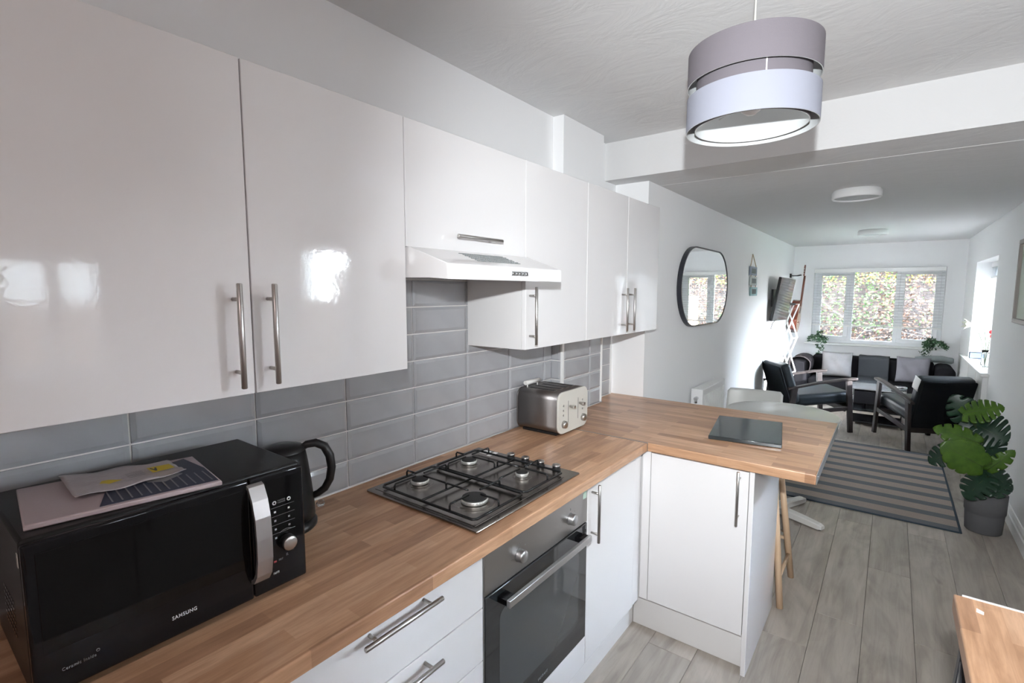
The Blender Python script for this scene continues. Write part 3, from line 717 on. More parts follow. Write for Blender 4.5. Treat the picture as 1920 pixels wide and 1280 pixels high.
# ------------------------------------------------------------------ kettle
KX, KY = .112, .527
t = thing('electric_kettle', 'matt black electric kettle behind the microwave', 'kettle', (KX, KY, ZW))
b = MB(); b.lathe([(.0001, .0005), (.078, .0005), (.083, .006), (.083, .016), (.074, .024), (.0001, .024)], (KX, KY, ZW), 40); b.build('base_plate', 'black', t)
b = MB(); b.lathe([(.0001, .026), (.074, .026), (.0785, .034), (.0775, .06), (.071, .13), (.062, .20), (.058, .222), (.0001, .222)], (KX, KY, ZW), 40); b.build('body', 'blackcase', t)
b = MB(); b.lathe([(.058, .2225), (.055, .232), (.030, .240), (.0001, .242)], (KX, KY, ZW), 40); b.build('lid', 'black', t)
hd = Vector((.51, .86, 0)).normalized(); kc = Vector((KX, KY, ZW))
b = MB(); sp = -hd
side = Vector((-sp.y, sp.x, 0))
b.prism([(.02, .042), (.02, -.042), (.062, -.026), (.092, 0), (.062, .026)], .175, .226, 'z', .004, mat=Matrix.Translation(kc) @ Matrix(((sp.x, side.x, 0, 0), (sp.y, side.y, 0, 0), (0, 0, 1, 0), (0,0,0,1)))); b.build('spout', 'blackcase', t)
pts = [(.045, .224), (.062, .234), (.085, .236), (.108, .224), (.122, .195), (.126, .16), (.120, .125), (.106, .100), (.088, .088), (.070, .082)]
b = MB(); b.tube([kc + hd*r + Vector((0,0,z)) for r, z in pts], [.009, .011, .012, .0125, .0125, .012, .0115, .011, .010, .009], 12); b.build('handle', 'black', t)
b = MB(); b.lathe([(.0001, .0), (.010, 0), (.013, .008), (.009, .016), (.0001, .017)], (.058, .668, ZW + .0005), 9, smooth=False)
o = b.build('glass_stopper', 'clearglass', loc=(.058, .668, ZW + .0005)); tag(o, 'tiny clear glass stopper on the worktop behind the kettle', 'stopper')

# ------------------------------------------------------------------ toaster
TX0, TX1, TY0, TY1, TZ0, TZ1 = .030, .262, 1.728, 1.995, .922, 1.113
t = thing('toaster', 'four-slice toaster with brushed steel sides and cream front panel', 'toaster', (.15, 1.86, ZW))
def rrect(y0, y1, z0, z1, r, n=6):
    out = []
    for cx, cz, a0 in ((y1 - r, z1 - r, 0), (y0 + r, z1 - r, 90), (y0 + r, z0 + r, 180), (y1 - r, z0 + r, 270)):
        for k in range(n + 1): out.append((cx + r*math.cos(R(a0 + k*90/n)), cz + r*math.sin(R(a0 + k*90/n))))
    return out
b = MB(); b.prism(rrect(TY0, TY1, TZ0, TZ1, .035), TX0 + .006, TX1 - .006, 'x', 0, True); b.build('body', 'toaststeel', t)
for x0, x1 in ((TX0, TX0 + .006), (TX1 - .006, TX1 + .004)):
    b = MB(); b.prism(rrect(TY0 - .001, TY1 + .001, TZ0 - .001, TZ1 + .001, .036), x0, x1, 'x', .002, True); fp = b.build('end_panel', 'cream' if x0 > .1 else 'toaststeel', t)
for k in range(4):
    y = TY0 + .052 + k*.054
    b = MB(); b.box(TX0 + .035, TX1 - .045, y - .0145, y + .0145, TZ1 - .002, TZ1 + .0012, .0005, 1); b.build('slot_rim', 'steel', t)
    b = MB(); b.box(TX0 + .039, TX1 - .049, y - .0115, y + .0115, TZ1 + .0013, TZ1 + .0016); b.build('bread_slot', 'burnercap', t)
for y in (TY0 + .085, TY1 - .092):
    b = MB(); b.box(TX1 + .004, TX1 + .0045, y - .0012, y + .0012, TZ0 + .045, TZ1 - .045); b.build('lever_slot', 'black', fp)
    b = MB(); b.prism([(0, -.004), (.024, -.012), (.03, -.008), (.03, .008), (.024, .012), (0, .004)], -.005, .005, 'z', .001, mat=Matrix.Translation((TX1 + .004, y + .012, TZ1 - .072))); b.build('lever', 'steel', fp)
for y in (TY0 + .045, TY1 - .045):
    b = MB(); b.lathe([(.0001, 0), (.018, 0), (.0175, .012), (.015, .0155), (.0001, .0155)], (TX1 + .004, y, TZ0 + .042), 24, axis='x'); b.build('browning_dial', 'steel', fp)
    for k in range(3):
        b = MB(); b.lathe([(.0001, .0), (.005, 0), (.0045, .002), (.0001, .0025)], (TX1 + .004, y - .004, TZ1 - .062 - k*.022), 12, axis='x'); b.build('button', 'darksteel', fp)
b = MB(); b.box(TX0 + .02, TX1 - .02, TY0 + .02, TY1 - .02, ZW + .0008, TZ0 + .001, .002, 1); b.build('base', 'black', t)
b = MB(); b.cyl((.062, 1.752, TZ1 + .024), (.062, 1.872, TZ1 + .024), .0105, n=16); b.cyl((.062, 1.77, TZ1 - .002), (.062, 1.77, TZ1 + .02), .003, n=8); b.cyl((.062, 1.855, TZ1 - .002), (.062, 1.855, TZ1 + .02), .003, n=8); b.build('warming_rack', 'whitemetal', t)
b = MB(); b.tube([(.16, 1.99, .945), (.17, 2.012, .975), (.168, 2.028, .985), (.16, 2.044, .972), (.155, 2.048, .945), (.13, 2.04, .922), (.10, 2.04, .9175), (.085, 2.045, .9175)], .0028, 8); b.build('power_cord', 'white', t)

# ------------------------------------------------------------------ granite board
bc = Vector((.9255, 2.358, ZW + .0006)); ang = math.atan2(2.589 - 2.546, 1.052 - .768)
b = MB(); b.box(-.147, .147, -.209, .209, 0, .017, .003, 2); o = b.build('chopping_board', 'granite', local=True); o.location = bc; o.rotation_euler = (0, 0, ang)
tag(o, 'polished black granite board on the breakfast bar', 'chopping board')

# ------------------------------------------------------------------ pendant lamp
LX, LY = 1.088, 1.4
t = thing('pendant_lamp', 'two-tier grey fabric drum pendant lamp hanging from the kitchen ceiling', 'pendant lamp', (LX, LY, ZK))
def ring(r, z0, z1, name, mo, th=.0022, thing_=t):
    b = MB(); b.lathe([(r, z0), (r, z1)], (LX, LY, 0), 72); b.mi = 1; b.lathe([(r - th, z1), (r - th, z0)], (LX, LY, 0), 72); b.lathe([(r - th, z0), (r, z0)], (LX, LY, 0), 72); b.lathe([(r, z1), (r - th, z1)], (LX, LY, 0), 72)
    return b.build(name, [mo, 'shade_in'], thing_)
ring(.170, 2.150, 2.239, 'upper_shade', 'shade_top'); ring(.170, 2.028, 2.119, 'lower_shade', 'shade_low'); ring(.146, 2.034, 2.232, 'inner_shade', 'shade_top')
for z, ro in ((2.10, .169), (2.2, .169)):
    b = MB()
    for a in (20, 140, 260): b.cyl((LX + .019*math.cos(R(a)), LY + .019*math.sin(R(a)), z), (LX + ro*math.cos(R(a)), LY + ro*math.sin(R(a)), z), .0013, n=6)
    b.tube([(LX + .019*math.cos(R(a)), LY + .019*math.sin(R(a)), z) for a in range(0, 360, 20)], .0016, 6, closed=True)
    b.build('spider_frame', 'whitemetal', t)
b = MB(); b.box(-.0016, .0016, -.0006, .0006, 2.10, 2.16, mat=Matrix.Translation((LX + .062, LY - .1335, 0))); b.build('seam_tape', 'white', t)
b = MB(); b.cyl((LX, LY, 2.20), (LX, LY, ZK - .02), .0028, n=8); b.build('flex', 'cream', t)
b = MB(); b.lathe([(.0001, ZK - .001), (.045, ZK - .001), (.042, ZK - .02), (.01, ZK - .03), (.0001, ZK - .03)], (LX, LY, 0), 28); b.build('ceiling_rose', 'white', t)
b = MB(); b.lathe([(.0001, 2.215), (.018, 2.215), (.02, 2.19), (.019, 2.165), (.0001, 2.165)], (LX, LY, 0), 20); b.build('lamp_holder', 'white', t)
b = MB(); b.lathe([(.013, 2.165), (.014, 2.15), (.028, 2.12), (.031, 2.098), (.025, 2.078), (.012, 2.068), (.0001, 2.066)], (LX, LY, 0), 24); b.build('light_bulb', 'white', t)

# ------------------------------------------------------------------ flush ceiling lights
def flush(x, y, r, label):
    t = thing('flush_ceiling_light', label, 'ceiling light', (x, y, ZL), 0, 'round white flush lights')
    b = MB(); b.lathe([(r*.93, -.0005), (r*.95, -.006), (r, -.012), (r, -.050), (r*.97, -.056), (r*.93, -.056), (r*.92, -.045)], (x, y, ZL), 48); b.build('rim', 'white', t)
    b = MB(); b.lathe([(r*.925, -.046), (r*.7, -.050), (r*.3, -.052), (.0001, -.0525)], (x, y, ZL), 48); b.build('diffuser', 'shade_in', t)
flush(1.205, 3.90, .140, 'nearer of the two round white flush lights on the living room ceiling')
flush(1.222, 6.62, .138, 'farther, smaller-looking round white flush light close to the window wall')

t = thing('flush_ceiling_light', 'round white fixture added behind the camera to go with the fill light', 'ceiling light', (1.45, -1.15, ZK), 0, 'round white flush lights')  # added fixture, out of view, standing in as source of the fill light
b = MB(); b.lathe([(.0001, -.0005), (.15, -.0005), (.15, -.05), (.14, -.055), (.0001, -.055)], (1.45, -1.15, ZK), 32); b.build('rim', 'white', t)
# ------------------------------------------------------------------ windows
def rectframe(b, ax, d0, d1, a0, a1, z0, z1, wd, bev=.004):
    """rectangular frame in the plane normal to ax"""
    def bx(p0, p1, q0, q1):
        if ax == 'y': b.box(p0, p1, d0, d1, q0, q1, bev, 2)
        else: b.box(d0, d1, p0, p1, q0, q1, bev, 2)
    bx(a0, a1, z0, z0 + wd); bx(a0, a1, z1 - wd, z1); bx(a0, a0 + wd, z0 + wd, z1 - wd); bx(a1 - wd, a1, z0 + wd, z1 - wd)
def window(n, ax, d, a0, a1, z0, z1, mull, opening):
    t = bpy.data.objects.new('window_%d' % n, None); COL.objects.link(t); struct(t)
    t.location = ((a0 + a1)/2, d, z0) if ax == 'y' else (d, (a0 + a1)/2, z0)
    b = MB(); rectframe(b, ax, d, d + .07, a0, a1, z0, z1, .052)
    for m_ in mull:
        if ax == 'y': b.box(m_ - .028, m_ + .028, d, d + .07, z0 + .05, z1 - .05, .004, 2)
        else: b.box(d, d + .07, m_ - .028, m_ + .028, z0 + .05, z1 - .05, .004, 2)
    b.build('window_frame', 'upvc', t)
    e = [a0 + .024] + list(mull) + [a1 - .024]
    for i in range(len(e) - 1):
        s0, s1 = e[i] + .028, e[i+1] - .028; q0, q1 = z0 + .052, z1 - .052
        if i in opening:
            b = MB(); rectframe(b, ax, d - .012, d + .055, s0 - .012, s1 + .012, q0 - .012, q1 + .012, .058, .006); sash = b.build('sash', 'upvc', t)
            s0 += .044; s1 -= .044; q0 += .044; q1 -= .044
            b = MB(); hy = s1 + .02 if i == 0 else s0 - .02
            if ax == 'y': b.box(hy - .009, hy + .009, d - .035, d - .0125, (z0+z1)/2 - .06, (z0+z1)/2 + .02, .004)
            else: b.box(d - .035, d - .0125, hy - .009, hy + .009, (z0+z1)/2 - .06, (z0+z1)/2 + .02, .004)
            b.build('window_handle', 'white', sash)
        b = MB()
        if ax == 'y': b.box(s0, s1, d + .030, d + .034, q0, q1)
        else: b.box(d + .030, d + .034, s0, s1, q0, q1)
        b.build('pane', 'glass', t)
    return t
window(1, 'y', 8.60, .49, 1.98, .82, 1.90, [.955, 1.49], (0, 2))
window(2, 'x', 2.37, W2[0], W2[1], .83, 1.90, [6.79], (0,))
window(3, 'x', 2.37, W3[0], W3[1], W3[2], W3[3], [.42], ())
# sill boards
b = MB(); b.box(.42, 2.035, 8.395, 8.6, .800, .8205, .006, 3); o = b.build('window_sill', 'trimwhite', loc=(1.2, 8.45, .8)); struct(o); o.name = 'trim_2'
b = MB(); b.box(2.112, 2.37, 5.955, 7.80, .808, .832, .005, 3); o = struct(b.build('trim_3', 'trimwhite'))
b = MB(); b.box(2.128, 2.1685, 5.97, 7.78, 0, .807, .003, 1); o = struct(b.build('trim_4', 'trimwhite'))
b = MB(); b.box(2.1255, 2.128, 6.42, 6.428, 0, .80); b.box(2.1255, 2.128, 7.0, 7.008, 0, .80); b.build('panel_joint', 'grout', o)
b = MB(); b.box(2.14, 2.37, W3[0] - .02, W3[1] + .02, W3[2] - .02, W3[2] + .001, .004); struct(b.build('trim_5', 'trimwhite'))
# glazed back door beside the kitchen worktop
t = bpy.data.objects.new('door_1', None); COL.objects.link(t); struct(t); t.location = (2.37, 1.865, 0)
b = MB(); rectframe(b, 'x', 2.36, 2.43, D1[0], D1[1], 0.0, 2.0, .05); b.build('door_frame', 'upvc', t)
b = MB(); rectframe(b, 'x', 2.37, 2.42, D1[0] + .05, D1[1] - .05, .05, 1.95, .11); b.box(2.372, 2.418, D1[0] + .16, D1[1] - .16, .16, .95, .003); b.box(2.37, 2.42, D1[0] + .16, D1[1] - .16, .95, 1.03, .004); b.build('door_leaf', 'upvc', t)
b = MB(); b.box(2.393, 2.397, D1[0] + .16, D1[1] - .16, 1.03, 1.84); b.build('pane', 'glass', t)
b = MB(); b.tube([(2.37, 2.12, 1.05), (2.33, 2.12, 1.05), (2.325, 2.11, 1.05), (2.325, 2.01, 1.05)], .008, 10); b.build('door_handle', 'chrome', t)

# venetian blinds
def blind(label, ax, d, a0, a1, ztop, zbot, n, tilt, cords, zlow=None):
    loc = ((a0+a1)/2, d, ztop) if ax == 'y' else (d, (a0+a1)/2, ztop)
    t = thing('venetian_blind', label, 'blind', loc)
    def B(b, p0, p1, w0, w1, z0, z1, bev=0):
        b.box(p0, p1, d + w0, d + w1, z0, z1, bev) if ax == 'y' else b.box(d + w0, d + w1, p0, p1, z0, z1, bev); return b
    B(MB(), a0 - .005, a1 + .005, -.03, .03, ztop - .055, ztop, .003).build('headrail', 'trimwhite', t)
    wd = .048
    b = MB(); L = a1 - a0
    prof = [(-wd/2, 0), (-wd/4, .0022), (0, .003), (wd/4, .0022), (wd/2, 0), (wd/4, .0006), (0, .0014), (-wd/4, .0006)]
    if ax == 'y': b.prism([(p, q) for p, q in prof], -L/2, L/2, 'x')
    else: b.prism([(p, q) for p, q in prof], -L/2, L/2, 'y')
    o = b.build('slat', 'slat', t, local=True); me = o.data; bpy.data.objects.remove(o)
    for k in range(n):
        z = ztop - .06 - (ztop - .06 - zbot) * (k + .5) / n
        inst(me, 'slat', t, (0, 0, z - ztop), (tilt, 0, 0) if ax == 'y' else (0, tilt, 0))
    B(MB(), a0, a1, -.026, .026, zbot - .016, zbot + .002, .003).build('bottom_rail', 'trimwhite', t)
    b = MB()
    for c in cords:
        for w in (-.024, .024):
            if ax == 'y': b.tube([(c, d + w, ztop - .05), (c, d + w, zbot)], .0008, 5)
            else: b.tube([(d + w, c, ztop - .05), (d + w, c, zbot)], .0008, 5)
    b.build('ladder_cord', 'white', t)
    return t
blind('white venetian blind lowered two thirds over the wide window behind the sofa', 'y', 8.47, .50, 1.965, 1.897, 1.09, 19, R(3.6), (.68, 1.22, 1.76))
blind('white venetian blind gathered at the top of the window above the right ledge', 'x', 2.32, W2[0] + .02, W2[1] - .02, 1.898, 1.74, 14, R(0), (6.4, 7.2))

# ------------------------------------------------------------------ mirror, hanging tiles, TV
def stadium(y0, y1, z0, z1, ry, rz_, n=16):
    out = []
    for cx, cz, a0 in ((y1 - ry, z1 - rz_, 0), (y0 + ry, z1 - rz_, 90), (y0 + ry, z0 + rz_, 180), (y1 - ry, z0 + rz_, 270)):
        for k in range(n): a = R(a0 + k*90/n); out.append((cx + ry*math.cos(a), cz + rz_*math.sin(a)))
    return out
t = thing('wall_mirror', 'wide pill-shaped mirror with a thin black frame on the left wall', 'mirror', (XN, 4.0, 1.6))
my0, my1, mz0, mz1 = 3.36, 4.60, 1.306, 1.908
b = MB(); po = stadium(my0, my1, mz0, mz1, .33, .30); pi = stadium(my0 + .010, my1 - .010, mz0 + .010, mz1 - .010, .32, .29)
nn = len(po); X0, X1 = XN + .0005, XN + .034
A = [[b.bm.verts.new((x, y, z)) for y, z in pl_] for x, pl_ in ((X0, po), (X1, po), (X1, pi), (X0 + .012, pi))]
for P_, Q in ((A[0], A[1]), (A[1], A[2]), (A[2], A[3])):
    for i in range(nn): b.bm.faces.new((P_[i], P_[(i+1)%nn], Q[(i+1)%nn], Q[i]))
b.bm.faces.new(A[0]); b.build('frame', 'mirrorframe', t)
b = MB(); b.prism(pi, XN + .012, XN + .030, 'x'); b.build('mirror_glass', 'mirror', t)

t = thing('hanging_plaques', 'string of three small square plaques hanging from jute rope on the left wall', 'wall decoration', (XN, 5.7, 1.5))
for k, (zc, col, nm) in enumerate(((1.79, (0.20, 0.24, 0.30), 'slate_blue_plaque'), (1.685, (0.42, 0.46, 0.46), 'pale_plaque'), (1.572, (0.26, 0.42, 0.44), 'teal_plaque'))):
    M[nm] = simple(nm, col, 0.6, var=.2)
    yc = 5.695 + k*.028
    b = MB(); b.box(XN + .006, XN + .018, yc - .16*1.0, yc + .16, zc - .046, zc + .046, .003, 2); pq = b.build('plaque', [nm], t); pq['label'] = ('slate-blue plaque', 'pale grey plaque', 'teal plaque')[k]
    b = MB(); b.box(XN + .0182, XN + .0188, yc - .10, yc + .10, zc - .026, zc + .026); b.build('plaque_print', 'rollgrey', pq)
b = MB(); b.tube([(XN + .012, 5.56, 1.836), (XN + .008, 5.66, 1.965), (XN + .012, 5.83, 1.836)], .004, 6)
for k, z in enumerate((1.737, 1.628)):
    for y in (5.60, 5.82): b.tube([(XN + .012, y + k*.03, z - .014), (XN + .012, y + k*.03, z + .016)], .004, 6)
b.build('rope', 'rope', t)
b = MB(); b.cyl((XN, 5.66, 1.963), (XN + .014, 5.66, 1.966), .003, n=8); b.build('nail', 'steel', t)

t = thing('television', 'flat black television on a tilting wall bracket beside the guitar', 'television', (.32, 6.95, 1.47))
def quadpoly(pts, d, nrm): return [Vector(p) + nrm*d for p in pts]
c00 = Vector((.279, 6.6, 1.212)); c01 = Vector((.364, 6.6, 1.743)); c10 = Vector((.336, 7.3, 1.200)); c11 = Vector((.418, 7.3, 1.728))
nrm = (c10 - c00).cross(c01 - c00).normalized()
if nrm.x < 0: nrm = -nrm
def slab(b, P_, d0, d1, bev=0):
    A = [b.bm.verts.new(p + nrm*d0) for p in P_]; B = [b.bm.verts.new(p + nrm*d1) for p in P_]
    fs = [b.bm.faces.new((A[i], A[(i+1)%4], B[(i+1)%4], B[i])) for i in range(4)] + [b.bm.faces.new(A[::-1]), b.bm.faces.new(B)]
    if bev: bmesh.ops.bevel(b.bm, geom=list({e for f in fs for e in f.edges}), offset=bev, segments=2, affect='EDGES')
P4 = [c00, c10, c11, c01]
b = MB(); slab(b, P4, -.032, 0, .004); b.build('housing', 'black', t)
cen = sum(P4, Vector())/4; b = MB(); slab(b, [cen + (p - cen)*.965 for p in P4], .0002, .0012); b.build('screen', 'screen', t)
b = MB(); slab(b, [cen + (p - cen)*.5 - Vector((0,0,.04)) for p in P4], -.05, -.032, .004)
b.build('rear_cover', 'black', t)
b = MB(); b.box(XN + .0005, XN + .022, 6.83, 7.05, 1.38, 1.60, .003); b.bar((XN + .02, 6.93, 1.5), cen - nrm*.05, .03, .05, .003); b.build('wall_bracket', 'black', t)
b = MB(); b.tube([(.30, 6.78, 1.23), (.262, 6.76, 1.18), (.245, 6.75, 1.10)], .003, 6); b.build('cable', 'black', t)

# guitar on the left wall near the corner
t = thing('acoustic_guitar', 'acoustic guitar with red-brown body hanging high on the wall left of the window', 'guitar', (.25, 8.2, 1.0))
def gshape(sc=1.0):
    pts = []
    prof = [(0, 0), (.06, .10), (.10, .150), (.16, .183), (.22, .180), (.28, .135), (.32, .125), (.36, .14), (.41, .145), (.45, .12), (.475, .06), (.48, 0)]
    for z, w_ in prof: pts.append((w_*sc, .24 + (z - .24)*sc))
    for z, w_ in prof[-2:0:-1]: pts.append((-w_*sc, .24 + (z - .24)*sc))
    return pts
from functools import reduce
GM = Matrix.Translation((.252, 8.18, .975)) @ Matrix.Rotation(R(4), 4, 'Y')
def gx(poly, x0, x1, m, name, par=t, bev=0):
    b = MB(); b.prism(poly, x0, x1, 'x', bev, True, mat=GM); return b.build(name, m, par)
gx(gshape(), 0, .095, 'guitarbody', 'body', bev=.003)
gx(gshape(.985), .0955, .098, 'guitartop', 'soundboard')
ci = [(.05*math.cos(a*math.pi/12), .335 + .05*math.sin(a*math.pi/12)) for a in range(24)]
gx(ci, .0985, .0992, 'burnercap', 'sound_hole')
gx([(-.06, .15), (.06, .15), (.06, .165), (-.06, .165)], .0985, .106, 'guitarneck', 'bridge')
gx([(-.027, .39), (.027, .39), (.022, .83), (-.022, .83)], .085, .108, 'guitarneck', 'neck')
gx([(-.022, .83), (.022, .83), (.036, .96), (.02, .985), (-.02, .985), (-.036, .96)], .078, .093, 'guitarneck', 'headstock')
b = MB()
for sgn in (-1, 1):
    for z in (.86, .895, .93):
        p = GM @ Vector((.086, sgn*.028, z)); q = GM @ Vector((.086, sgn*.055, z)); b.cyl(p, q, .004, n=8)
b.build('tuning_peg', 'white', t)
b = MB()
for k in range(6): b.tube([GM @ Vector((.109, -.016 + k*.0064, .16)), GM @ Vector((.110, -.014 + k*.0056, .84))], .0007, 4)
b.build('string', 'steel', t)
b = MB(); b.box(XN + .0005, XN + .02, 8.14, 8.22, 1.77, 1.83, .003); b.tube([(XN + .02, 8.18, 1.80), (.30, 8.18, 1.80), (.315, 8.14, 1.80), (.36, 8.13, 1.81)], .007, 8); b.tube([(.30, 8.18, 1.80), (.315, 8.22, 1.80), (.36, 8.23, 1.81)], .007, 8)
o = b.build('guitar_hanger', 'black', loc=(XN, 8.18, 1.8)); tag(o, 'black wall hook cradling the guitar neck', 'hook')

# clothes airer: two lattices of crossed struts
t = thing('clothes_airer', 'white metal folding clothes airer standing in the corner below the television', 'clothes airer', (.32, 7.6, 0))
for yy, dx in ((7.42, 0), (7.72, .02)):
    zs = [0.02, .47, .94, 1.40]
    for k in range(3):
        for (xa, xb) in ((.245, .395), (.395, .245)):
            b = MB(); b.bar((xa + dx, yy, zs[k]), (xb + dx, yy, zs[k+1]), .012, .016, .003); b.build('strut', 'whitemetal', t)
for z in (.02, .47, .94, 1.40):
    for x in (.245, .395):
        b = MB(); b.cyl((x, 7.405, z), (x + .02, 7.735, z), .006, n=8); b.build('rod', 'whitemetal', t)
b = MB(); b.bar((.235, 7.41, 1.405), (.415, 7.41, 1.405), .022, .03, .004); b.build('top_clip', 'pot', t)
b = MB(); b.tube([(.24, 8.43, 1.02), (.26, 8.44, .9), (.28, 8.45, .75), (.27, 8.45, .5), (.24, 8.44, .2)], .004, 6)
o = b.build('hanging_cable', 'white', loc=(.25, 8.44, .6)); tag(o, 'thin white cable running down the corner under the guitar', 'cable')

# radiator
t = thing('radiator', 'white panel radiator on the left wall behind the breakfast bar', 'radiator', (.27, 4.02, .15))
rx0, rx1, ry0, ry1, rz0, rz1 = .238, .325, 3.715, 4.345, .22, .825
b = MB(); b.box(rx1 - .012, rx1, ry0 + .004, ry1 - .004, rz0, rz1 - .005, .004)
b.box(rx0 + .0, rx0 + .010, ry0 + .004, ry1 - .004, rz0, rz1 - .005, .003); b.build('panel', 'white', t)
b = MB()
for k in range(19): b.box(rx1, rx1 + .004, ry0 + .03 + k*.0315, ry0 + .043 + k*.0315, rz0 + .04, rz1 - .05, .0015, 1)
b.build('flutes', 'white', t)
for yy in (ry0, ry1 - .004): b = MB(); b.box(rx0, rx1, yy, yy + .004, rz0 + .01, rz1, .001, 1); b.build('side_cover', 'white', t)
b = MB()
for k in range(16): b.box(rx0 + .004, rx1 - .002, ry0 + .006 + k*.0388, ry0 + .036 + k*.0388, rz1 - .006, rz1 - .003)
b.build('top_grille', 'white', t)
b = MB(); b.cyl((.281, ry0 - .035, rz1 - .07), (.281, ry0 + .002, rz1 - .07), .014, n=16); b.lathe([(.0001, 0), (.012, 0), (.013, -.03), (.0001, -.03)], (.281, ry0 - .022, rz1 - .075), 16); b.build('valve', 'chrome', t)
b = MB(); b.box(XN + .0005, rx0, ry0 + .1, ry0 + .14, .3, .75); b.box(XN + .0005, rx0, ry1 - .14, ry1 - .1, .3, .75); b.build('bracket', 'white', t)

# picture on the right wall
t = thing('framed_picture', 'grey wood framed picture on the right wall, cut by the photo edge', 'picture', (XR, 4.6, 1.4))
b = MB(); rectframe(b, 'x', XR - .028, XR - .0006, 4.22, 4.965, 1.352, 1.945, .032, .003); b.build('frame', 'paleframe', t)
b = MB(); b.box(XR - .010, XR - .006, 4.25, 4.935, 1.382, 1.915); b.build('print', 'plaster_print', t)
b = MB(); b.box(XR - .0058, XR - .005, 4.4, 4.8, 1.48, 1.8); b.build('print_motif', 'leaftrail', t)

# ------------------------------------------------------------------ table, chair, stool
t = thing('round_table', 'round white cafe table with a star foot behind the breakfast bar', 'table', (.865, 3.68, 0))
b = MB(); b.lathe([(.0001, .722), (.34, .722), (.349, .725), (.352, .731), (.349, .738), (.345, .740), (.0001, .740)], (.865, 3.68, 0), 72); b.build('tabletop', 'tabletop', t)
b = MB(); b.cyl((.852, 3.735, .035), (.852, 3.735, .7215), .028, n=24); b.lathe([(.0001, .7217), (.12, .7217), (.11, .71), (.03, .69), (.0001, .69)], (.865, 3.68, 0), 24); b.build('column', 'whitemetal', t)
FC = Vector((.852, 3.735, 0))
for a in (-25, 65, 155, 245):
    d_ = Vector((math.cos(R(a)), math.sin(R(a)), 0)); sd = Vector((-d_.y, d_.x, 0)); c0 = FC; L = .345
    b = MB()
    sec = [(.0, .036, .058, .012), (.6*L, .031, .050, .010), (.93*L, .027, .042, .008), (L, .020, .034, .012)]
    rings = []
    for r_, hw, zt, z0 in sec:
        c = c0 + d_*r_; rings.append([b.bm.verts.new(c + sd*s_ + Vector((0,0,z))) for s_, z in ((-hw, z0), (hw, z0), (hw, zt - .006), (hw*.7, zt), (-hw*.7, zt), (-hw, zt - .006))])
    for A_, B_ in zip(rings, rings[1:]):
        for i in range(6): b.bm.faces.new((A_[i], A_[(i+1)%6], B_[(i+1)%6], B_[i]))
    b.bm.faces.new(rings[0][::-1]); b.bm.faces.new(rings[-1]); b.build('foot_arm', 'whitemetal', t)
    b = MB(); c = c0 + d_*(L - .02); b.cyl((c.x, c.y, .0005), (c.x, c.y, .012), .011, n=12); b.build('floor_pad', 'black', t)

t = thing('dining_chair', 'white moulded dining chair tucked behind the round table', 'chair', (.565, 4.22, 0))
b = MB()
def cb(u, v):
    x = .352 + .428*u; z = .46 + .30*v - .012*(u > .99)*0; cxr = abs(2*u - 1)
    rnd = max(0, (v - .93)/.07) * max(0, cxr - .94)/.06
    return (x - math.copysign(rnd*.02, u - .5), 4.33 + .05*v - .035*cxr**2, z - .0*rnd + .0 - (.010*(1-u)*v))
b.grid(cb, 20, 12); b.solid(.008); b.build('backrest', 'tabletop', t)
b = MB()
def cs(u, v): return (.362 + .408*u, 3.94 + .39*v, .455 + .012*(2*u-1)**2 + .02*v**4 - .02*(1-v)**4)
b.grid(cs, 14, 14); b.solid(.008); b.build('seat', 'tabletop', t)
for sx in (-1, 1):
    for y0, y1 in ((4.02, 3.96), (4.26, 4.36)):
        b = MB(); b.tube([(.566 + sx*.14, y0, .45), (.566 + sx*.19, y1, .001)], [.011, .008], 10); b.build('leg', 'whitemetal', t)

t = thing('bar_stool', 'pale beech bar stool with splayed legs under the breakfast bar overhang', 'stool', (.90, 2.69, 0))
cx, cy = .90, 2.69
b = MB(); b.box(cx - .17, cx + .155, cy - .125, cy + .125, .635, .66, .012, 3); b.build('seat', 'lightwood', t)
feet = {}
for sx in (-1, 1):
    for sy in (-1, 1):
        f = Vector((cx + sx*.183, cy + sy*.172, .0008)); u = Vector((cx + sx*.115, cy + sy*.085, .636))
        b = MB(); b.tube([f, f.lerp(u, .5), u], [.0155, .0165, .0145], 14); b.build('leg', 'lightwood', t); feet[sx, sy] = (f, u)
def at(k, h): f, u = feet[k]; return f.lerp(u, h)
for k1, k2, h in (((1,-1), (1,1), .22), ((-1,-1), (-1,1), .22), ((-1,1), (1,1), .36), ((-1,-1), (1,-1), .36)):
    b = MB(); b.tube([at(k1, h), at(k2, h)], .0095, 12); b.build('rung', 'lightwood', t)
b = MB(); b.tube([at((-1,1), .42), at((1,1), .42)], .006, 10); b.build('foot_rail', 'chrome', t)['label'] = 'chrome foot rail'

# ------------------------------------------------------------------ rug
t = thing('striped_rug', 'flat-woven rug with grey and beige stripes in front of the armchairs', 'rug', (1.44, 4.097, 0))
b = MB(); b.box(.80, 1.882, 4.105, 6.01, .0006, .0075, .002, 1); b.build('woven_field', 'rug', t)
b = MB()
for q in ((.788, .802, 4.095, 6.022), (1.88, 1.894, 4.095, 6.022)): b.box(*q, .0006, .0092, .003, 2)
for q in ((.802, 1.88, 4.093, 4.108), (.802, 1.88, 6.008, 6.023)): b.box(*q, .0006, .0092, .003, 2)
b.build('binding', 'rugedge', t)

